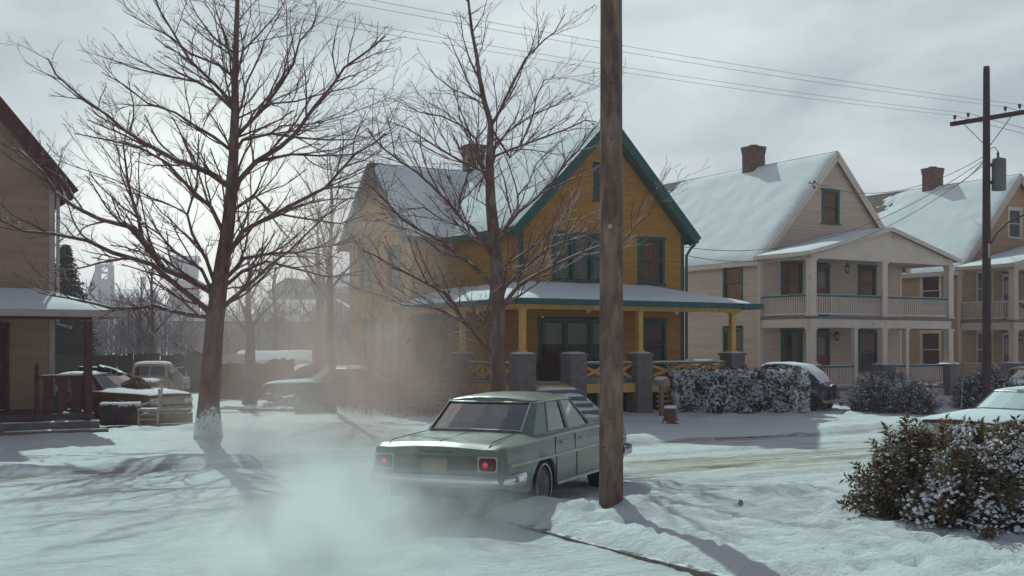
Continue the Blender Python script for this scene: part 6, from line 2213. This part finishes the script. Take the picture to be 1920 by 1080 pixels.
# weathered large pipe section
e = thing('pipe_section', 'big arched section of corrugated pipe standing behind the board fence', 'pipe', (gx(575, 43.2), 43.2, 0), .35)
M_pipe = mat('rusty_pipe', (.17, .12, .11), .8, .3, 3, snow=.62)
mb = MB()
def pip(a, b):
    an = math.pi*(1.05-1.10*a)
    r = .86+.03*math.cos(b*26)
    return V3((math.cos(an)*r, -.9+b*1.6, .55+math.sin(an)*r*1.05))
def pip2(a, b):
    p = pip(1-a, b); c = V3((0, p.y, .55)); return c+(p-c)*.93
mb.grid(pip, 26, 20); mb.grid(pip2, 26, 20)
mb.build('shell', M_pipe, e, smooth='all')
mb = MB()
mb.grid(lambda a, b: pip(a, 0)*(1-b)+pip2(1-a, 0)*b, 26, 1)
mb.build('rim', M_pipe, e)
MB().add([(math.cos(a)*.8, .55, .55+math.sin(a)*.84) for a in [math.pi*k/12*1.0 for k in range(13)]]+[(-.8, .55, -.1), (.8, .55, -.1)], [tuple(range(15))]).build('end_plate', M_dark, e)
# pallet of slats leaning on scrap
g = at_ground(582, 790)
e = thing('slat_pallet', 'snow dusted wooden slat pallet leaning in front of the slim dark tree', 'pallet', on_ground(g.x, g.y), .12)
e.rotation_euler = (-.50, 0, .16)
sl = MB().box(-.50, .50, -.035, .035, -.012, .012).build('slat', M_timber, e)
for k in range(8):
    o = sl if k == 0 else inst(sl, e)
    o.location = (.02*k*.8, .06+k*.115, .27)
for x in (-.42, .0, .42): MB().beam((x, .0, .235), (x+.1, .92, .235), .05, .07).build('runner', M_timber, e)
for x in (-.4, .5): MB().beam((x, .86, .20), (x, .98, -.38), .05, .05).build('leg', M_timber, e)
# sheet scrap heap
g = at_ground(512, 782)
M_scrap = mat('scrap_tin', (.15, .115, .11), .7, .3, 4, snow=.78)
def lone(o, loc, rz, label, cat, group=None):
    o.location = loc; o.rotation_euler = (0, 0, rz)
    return tag(o, label, cat, group)
hp = on_ground(g.x, g.y)
lone(MB().grid(lambda a, b: V3((-.85+1.5*a, -.25+.5*b, .05+.42*a**1.6+.05*math.sin(b*9)+.03*math.sin(a*17))), 16, 8).build('tin_sheet', M_scrap, None, smooth='all'), hp, .1, 'long bent tin sheet sloping up to the right, left of the slat pallet', 'sheet')
lone(MB().grid(lambda a, b: V3((-.1+.7*a, -.2+.5*b, .10+.30*math.sin(a*3.1)+.04*math.sin(b*7+a*3))), 12, 8).build('tin_sheet', M_scrap, None, smooth='all'), hp, .1, 'short arched tin sheet lying under the metal hoop', 'sheet')
lone(MB().tube([(.35+.26*math.cos(a), .05, .55+.26*math.sin(a)) for a in [k*math.pi/9 for k in range(19)]], .022, 6).build('metal_hoop', M_scrap, None), hp, .1, 'thin metal hoop standing on the arched tin sheet', 'hoop')
lone(MB().lathe([(.001, -.12), (.10, -.09), (.13, 0), (.10, .09), (.001, .12)], (-.15, .05, .42), 'z', 12).build('old_pot', M_scrap, None, smooth=True), hp, .1, 'round old pot lying on the long bent tin sheet', 'pot')
lone(MB().box(-.95, .75, -.3, .3, -.05, .06).build('timber_base', M_timber, None), hp, .1, 'flat timber platform under the bent tin sheets', 'platform')
for k, w_ in enumerate(('leftmost', 'second from the left', 'third from the left', 'rightmost')): lone(MB().beam((-1.0+k*.4, -.42, .04), (-.2+k*.35, -.36+.05*k, .12+.05*k), .07, .03).build('loose_plank', M_timber, None), hp, .1, 'weathered plank, %s of the four before the bent tin sheets' % w_, 'plank', 'planks before the tin sheets')
g = at_ground(455, 786)
for k, w_ in enumerate(('nearest', 'middle', 'farthest')): lone(MB().beam((-1.2+.3*k, .12*k, .05+.03*k), (1.0-.2*k, .1+.1*k, .04), .14, .03).build('loose_plank', M_timber, None), on_ground(g.x, g.y), 0, 'flat snowy plank, %s of three at the foot of the low forked tree' % w_, 'plank', 'planks under the forked tree')
# junk at the corner of the straw house porch
g = at_ground(222, 816)
e = thing('water_drum', 'dark sheet metal drum with a snowy lid lying beside the porch steps', 'drum', on_ground(g.x, g.y+.2), .2)
M_drum = mat('dark_rust', (.065, .042, .038), .8, .35, 4, snow=.70)
MB().lathe([(.001, -.48), (.28, -.48), (.295, -.40), (.285, -.2), (.295, -.16), (.285, -.12), (.285, .14), (.295, .18), (.285, .22), (.295, .44), (.28, .46), (.001, .46)], (0, 0, .30), 'x', 22).build('barrel', M_drum, e, smooth=True)
lone(MB().grid(lambda a, b: V3((-.1+.85*a, -.2-.12*b, .08+.55*a*(1-.2*b)+.12*b)), 6, 6).build('bent_sheet', M_drum, None, smooth='all'), on_ground(g.x, g.y+.1), .2, 'dark bent metal sheet propped against the drum by the porch steps', 'sheet')
g = at_ground(285, 815)
e = thing('broken_chair', 'broken wooden chair frame with snow on its bars beside a plank box', 'chair', on_ground(g.x-.05, g.y-.05), .15)
M_frost = mat('frosted_wood', (.40, .31, .27), .85, .3, 8, snow=.45)
for (x, y, h) in ((-.22, -.2, .46), (.22, -.2, .92), (-.22, .2, .46), (.22, .2, .92)): MB().beam((x, y, -.05), (x+(.04 if h > .5 else 0), y, h), .045, .045).build('leg', M_frost, e)
MB().box(-.25, .25, -.22, .22, .40, .44).build('seat', M_frost, e)
for z in (.18, .30): MB().beam((-.22, -.2, z), (.22, -.2, z), .03, .03).build('stretcher', M_frost, e)
for z in (.62, .85): MB().beam((.25, -.2, z), (.25, .2, z), .03, .06).build('back_rail', M_frost, e)
MB().beam((-.26, -.23, .50), (.26, -.1, .66), .04, .04).build('loose_bar', M_frost, e)
e = thing('plank_box', 'low plank box with snowy rim right behind the broken chair', 'box', on_ground(g.x+.25, g.y+.45), .1)
for (y) in (-.3, .3):
    for k in range(2): MB().box(-.55, .55, y-.015, y+.015, k*.17, .16+k*.17).build('plank', M_timber, e)
for (x) in (-.535, .535):
    for k in range(2): MB().box(x-.015, x+.015, -.284, .284, k*.17, .16+k*.17).build('plank', M_timber, e)
MB().grid(lambda a, b: V3((-.51+1.02*a, -.27+.54*b, .22+.05*NZ.noise(V3((a*4, b*4, 2))))), 8, 6).build('snow_fill', M_snow, e, smooth='all')
g = at_ground(330, 818)
o = MB().beam((-.55, .05, .05), (.55, -.12, .10), .10, .05).build('loose_plank', M_timber, None)
o.location = on_ground(g.x, g.y); tag(o, 'single loose plank lying in the snow right of the plank box', 'plank')
g = at_ground(325, 772)
e = thing('saw_horse', 'snowy wooden saw horse standing before the old truck', 'trestle', on_ground(g.x, g.y), -.3)
for s in (-1, 1):
    for t in (-1, 1): MB().beam((s*.34, t*.30, -.03), (s*.24, t*.04, .66), .07, .05).build('leg', M_frost, e)
    MB().beam((s*.29, -.2, .30), (s*.29, .2, .30), .03, .06).build('cross_bar', M_frost, e)
MB().beam((-.55, 0, .70), (.55, 0, .70), .09, .10).build('top_beam', M_frost, e)
e = thing('scrap_lamp', 'grey bell shaped metal hood hung on the saw horse', 'hood', on_ground(g.x+.12, g.y-.1), 0)
MB().lathe([(.24, .68), (.26, .72), (.25, .85), (.19, 1.0), (.08, 1.09), (.04, 1.16), (.001, 1.17)], (0,0,0), 'z', 18).build('hood', mat('grey_enamel', (.28, .26, .27), .5, .2, snow=.9), e, smooth=True)
MB().tube([(-.3, 0, 1.20), (0, 0, 1.22), (.25, 0, 1.26)], .02, 6).build('handle', M_frost, e)

# ------------------------------------------------------------------ mine towers on the skyline
M_steel = mat('hazy_steel', (.12, .12, .15), .8, .2, .3)
def headframe(label, px, Yd, top, w, seed, cabin=False):
    e = thing('mine_headframe', label, 'tower', (gx(px, Yd), Yd, 0), .1, 'mine headframes on the skyline'); e.scale = (2.7, 2.7, 2.7)
    h = top
    for sx in (-1, 1):
        for sy in (-1, 1): MB().beam((sx*w, sy*w, 0), (sx*w*.72, sy*w*.72, h), .5, .5).build('leg', M_steel, e)
    for k in range(7):
        z = h*(k+.5)/7; q = w*(1-.28*(k+.5)/7)
        for sy in (-1, 1):
            MB().beam((-q, sy*q, z), (q, sy*q, z), .25, .25).build('girt', M_steel, e)
            MB().beam((-q, sy*q, z), (q, sy*q, z+h/7*.9), .2, .2).build('brace', M_steel, e)
        for sx in (-1, 1): MB().beam((sx*q, -q, z), (sx*q, q, z+h/7*.9), .2, .2).build('brace', M_steel, e)
    for s in (-1, 1): MB().beam((-7.2*h/18, s*1.2, 0), (-w*.7, s*.8, h-.6), .65, .65).build('back_leg', M_steel, e)
    MB().box(-w*.9, w*.9, -w*.9, w*.9, h, h+.35).build('deck', M_steel, e)
    MB().tube([(1.1*math.cos(a), 0, h+1.1+1.1*math.sin(a)) for a in [k*math.pi/9 for k in range(19)]], .14, 6).build('sheave_wheel', M_steel, e)
    if cabin:
        c = MB().box(-w*.9, w*.9, -w*.9, w*.9, h+.36, h+2.6).build('cabin', M_steel, e)
        MB().slab([(-w*1.1, -w*1.1, h+2.6), (w*1.1, -w*1.1, h+2.6), (w*1.1, 0, h+3.4), (-w*1.1, 0, h+3.4)], .15).slab([(w*1.1, w*1.1, h+2.6), (-w*1.1, w*1.1, h+2.6), (-w*1.1, 0, h+3.4), (w*1.1, 0, h+3.4)], .15).build('roof', M_steel, c)
        MB().box(-w*.86, w*.86, -w*.86, w*.86, h*.40, h*.93).build('shaft_housing', M_steel, e)
    else: MB().box(-w*.62, w*.62, -w*.62, w*.62, 2, h*.85).build('shaft_housing', M_steel, e)
    return e
headframe('narrow mine headframe with slanting back leg left of the maple', 196, 205*2.7, 15.1, 1.5, 1)
headframe('broad mine headframe with roofed cabin seen through the maple branches', 349, 185*2.7, 12.1, 1.9, 2, True)
e = shed('mine_building', 'long low mine building between the two headframes', gx(243, 580), 580, 24.0, 27, 26.5, 4.8, M_steel, True, .05, cat='building')
e = thing('chimney_stack', 'thin distant smokestack between the mine building and the broad headframe', 'chimney', (gx(268, 600), 600, 0))
MB().lathe([(2, 0), (1.3, 37), (1.6, 37.3), (1.55, 38.6), (1.1, 38.6)], (0,0,0), 'z', 12).build('shaft', M_steel, e)
rng = random.Random(12)
for k, (px, w, h) in enumerate(((168, 3.2, 9.5), (300, 5, 6.5), (322, 4.4, 8.2))):
    shed('mine_shed', ('small hazy gabled mine shed left of the narrow headframe', 'low hazy mine shed right of the long mine building', 'hazy mine shed at the foot of the broad headframe')[k], gx(px, 520), 520+k*9, w*2.7, 16, h*2.5, 3.2, M_steel, False, .05*k, cat='building')
# small houses across the valley
M_far = mat('far_house_wall', (.36, .33, .33), .9, .2, .2)
for k, (px, Yd, w, h) in enumerate(((545, 130, 6, 5.5), (605, 140, 6, 6.8), (640, 150, 7, 9.5), (560, 160, 6, 9.6), (628, 125, 5, 5.4))):
    shed('valley_house', ('hazy valley house above the pipe arch', 'hazy valley house behind the slim dark tree', 'highest hazy valley house beside the yellow gable', 'pale valley house on the slope left of the slim dark tree', 'low hazy valley house nearest the yellow wall')[k], gx(px, Yd), Yd, w, 6, h, 2.0, M_far, k % 2 == 0, .4*k, cat='house')
# small litter on the near snow
g = at_ground(1389, 962)
o = MB().lathe([(.001, 0), (.03, .01), (.035, .04), (.02, .08), (.001, .085)], (0,0,0), 'z', 8).build('snow_clod', mat('clod', (.30, .28, .27), .9, .3, 20), None)
o.location = on_ground(g.x, g.y, .0); tag(o, 'tiny dark clod on the trampled snow right of the pole', 'clod')

# ------------------------------------------------------------------ air: haze over everything, and the car's exhaust
def volume_obj(name, label, x0, x1, y0, y1, z0, z1, m):
    o = MB().box(x0, x1, y0, y1, z0, z1).build(name, m, None, kind='stuff')
    return tag(o, label)
hm = bpy.data.materials.new('haze')
hm.use_nodes = True
N = hm.node_tree.nodes
N.remove(N['Principled BSDF'])
pv = N.new('ShaderNodeVolumePrincipled')
pv.inputs['Color'].default_value = (.95, .78, .85, 1)
pv.inputs['Density'].default_value = .0009
pv.inputs['Anisotropy'].default_value = .25
hm.node_tree.links.new(pv.outputs[0], N['Material Output'].inputs['Volume'])
volume_obj('haze', 'pale winter haze filling the whole valley', -960, 960, -960, 960, -7, 72, hm)

def smoke_mat(name, blobs, col, dens, aniso, nscale=1.1):
    m = bpy.data.materials.new(name)
    m.use_nodes = True
    t = m.node_tree; N = t.nodes; l = t.links.new
    N.remove(N['Principled BSDF'])
    ge = N.new('ShaderNodeTexCoord')
    tot = None
    for (c, r, k) in blobs:
        sb = N.new('ShaderNodeVectorMath'); sb.operation = 'SUBTRACT'; sb.inputs[1].default_value = c
        l(ge.outputs['Object'], sb.inputs[0])
        dv = N.new('ShaderNodeVectorMath'); dv.operation = 'DIVIDE'; dv.inputs[1].default_value = r
        l(sb.outputs[0], dv.inputs[0])
        ln = N.new('ShaderNodeVectorMath'); ln.operation = 'LENGTH'; l(dv.outputs[0], ln.inputs[0])
        mr = N.new('ShaderNodeMapRange'); mr.interpolation_type = 'SMOOTHERSTEP'
        mr.inputs['From Min'].default_value = 1.0; mr.inputs['From Max'].default_value = .15
        mr.inputs['To Min'].default_value = 0; mr.inputs['To Max'].default_value = k
        l(ln.outputs['Value'], mr.inputs['Value'])
        if tot is None: tot = mr.outputs['Result']
        else:
            ad = N.new('ShaderNodeMath'); ad.operation = 'ADD'; l(tot, ad.inputs[0]); l(mr.outputs['Result'], ad.inputs[1]); tot = ad.outputs[0]
    nz = N.new('ShaderNodeTexNoise'); nz.inputs['Scale'].default_value = nscale; nz.inputs['Detail'].default_value = 3; nz.inputs['Distortion'].default_value = .6
    l(ge.outputs['Object'], nz.inputs['Vector'])
    nr = N.new('ShaderNodeMapRange'); nr.inputs['From Min'].default_value = .40; nr.inputs['From Max'].default_value = .60
    nr.inputs['To Min'].default_value = .12; nr.inputs['To Max'].default_value = 1.35
    l(nz.outputs['Fac'], nr.inputs['Value'])
    mu = N.new('ShaderNodeMath'); mu.operation = 'MULTIPLY'; l(tot, mu.inputs[0]); l(nr.outputs['Result'], mu.inputs[1])
    m2 = N.new('ShaderNodeMath'); m2.operation = 'MULTIPLY'; m2.inputs[1].default_value = dens; l(mu.outputs[0], m2.inputs[0])
    pv = N.new('ShaderNodeVolumePrincipled')
    pv.inputs['Color'].default_value = (*col, 1)
    pv.inputs['Anisotropy'].default_value = aniso
    l(m2.outputs[0], pv.inputs['Density'])
    l(pv.outputs[0], N['Material Output'].inputs['Volume'])
    return m
sm1 = smoke_mat('exhaust_vapour', [((-1.9, 12.6, .1), (2.7, 2.1, 1.15), 1.1), ((-1.9, 13.9, .3), (1.9, 1.7, 1.15), .8), ((-.45, 13.4, .15), (1.15, 1.0, .75), .85), ((-3.0, 16.0, .5), (2.6, 2.8, 1.5), .26), ((-1.9, 10.6, .1), (2.2, 2.4, 1.1), .7)], (.99, 1.0, .98), .72, .3, 1.3)
volume_obj('exhaust_smoke', 'pale exhaust cloud rolling over the street behind the green sedan', -5.0, .9, 8.0, 19.0, -.15, 2.1, sm1)
sm2 = smoke_mat('drifting_vapour', [((-4.3, 24.5, 1.0), (4.4, 4.5, 3.6), 1.0), ((-3.3, 26.0, 2.5), (3.6, 4.0, 4.5), .8), ((-5.2, 30.0, 3.6), (5.0, 4.2, 5.6), .9)], (1.0, .78, .71), .10, .22, .5)
volume_obj('drifting_smoke', 'thin warm vapour drifting over the yard before the yellow house', -10.6, .8, 19.2, 34.4, -.15, 9.6, sm2)
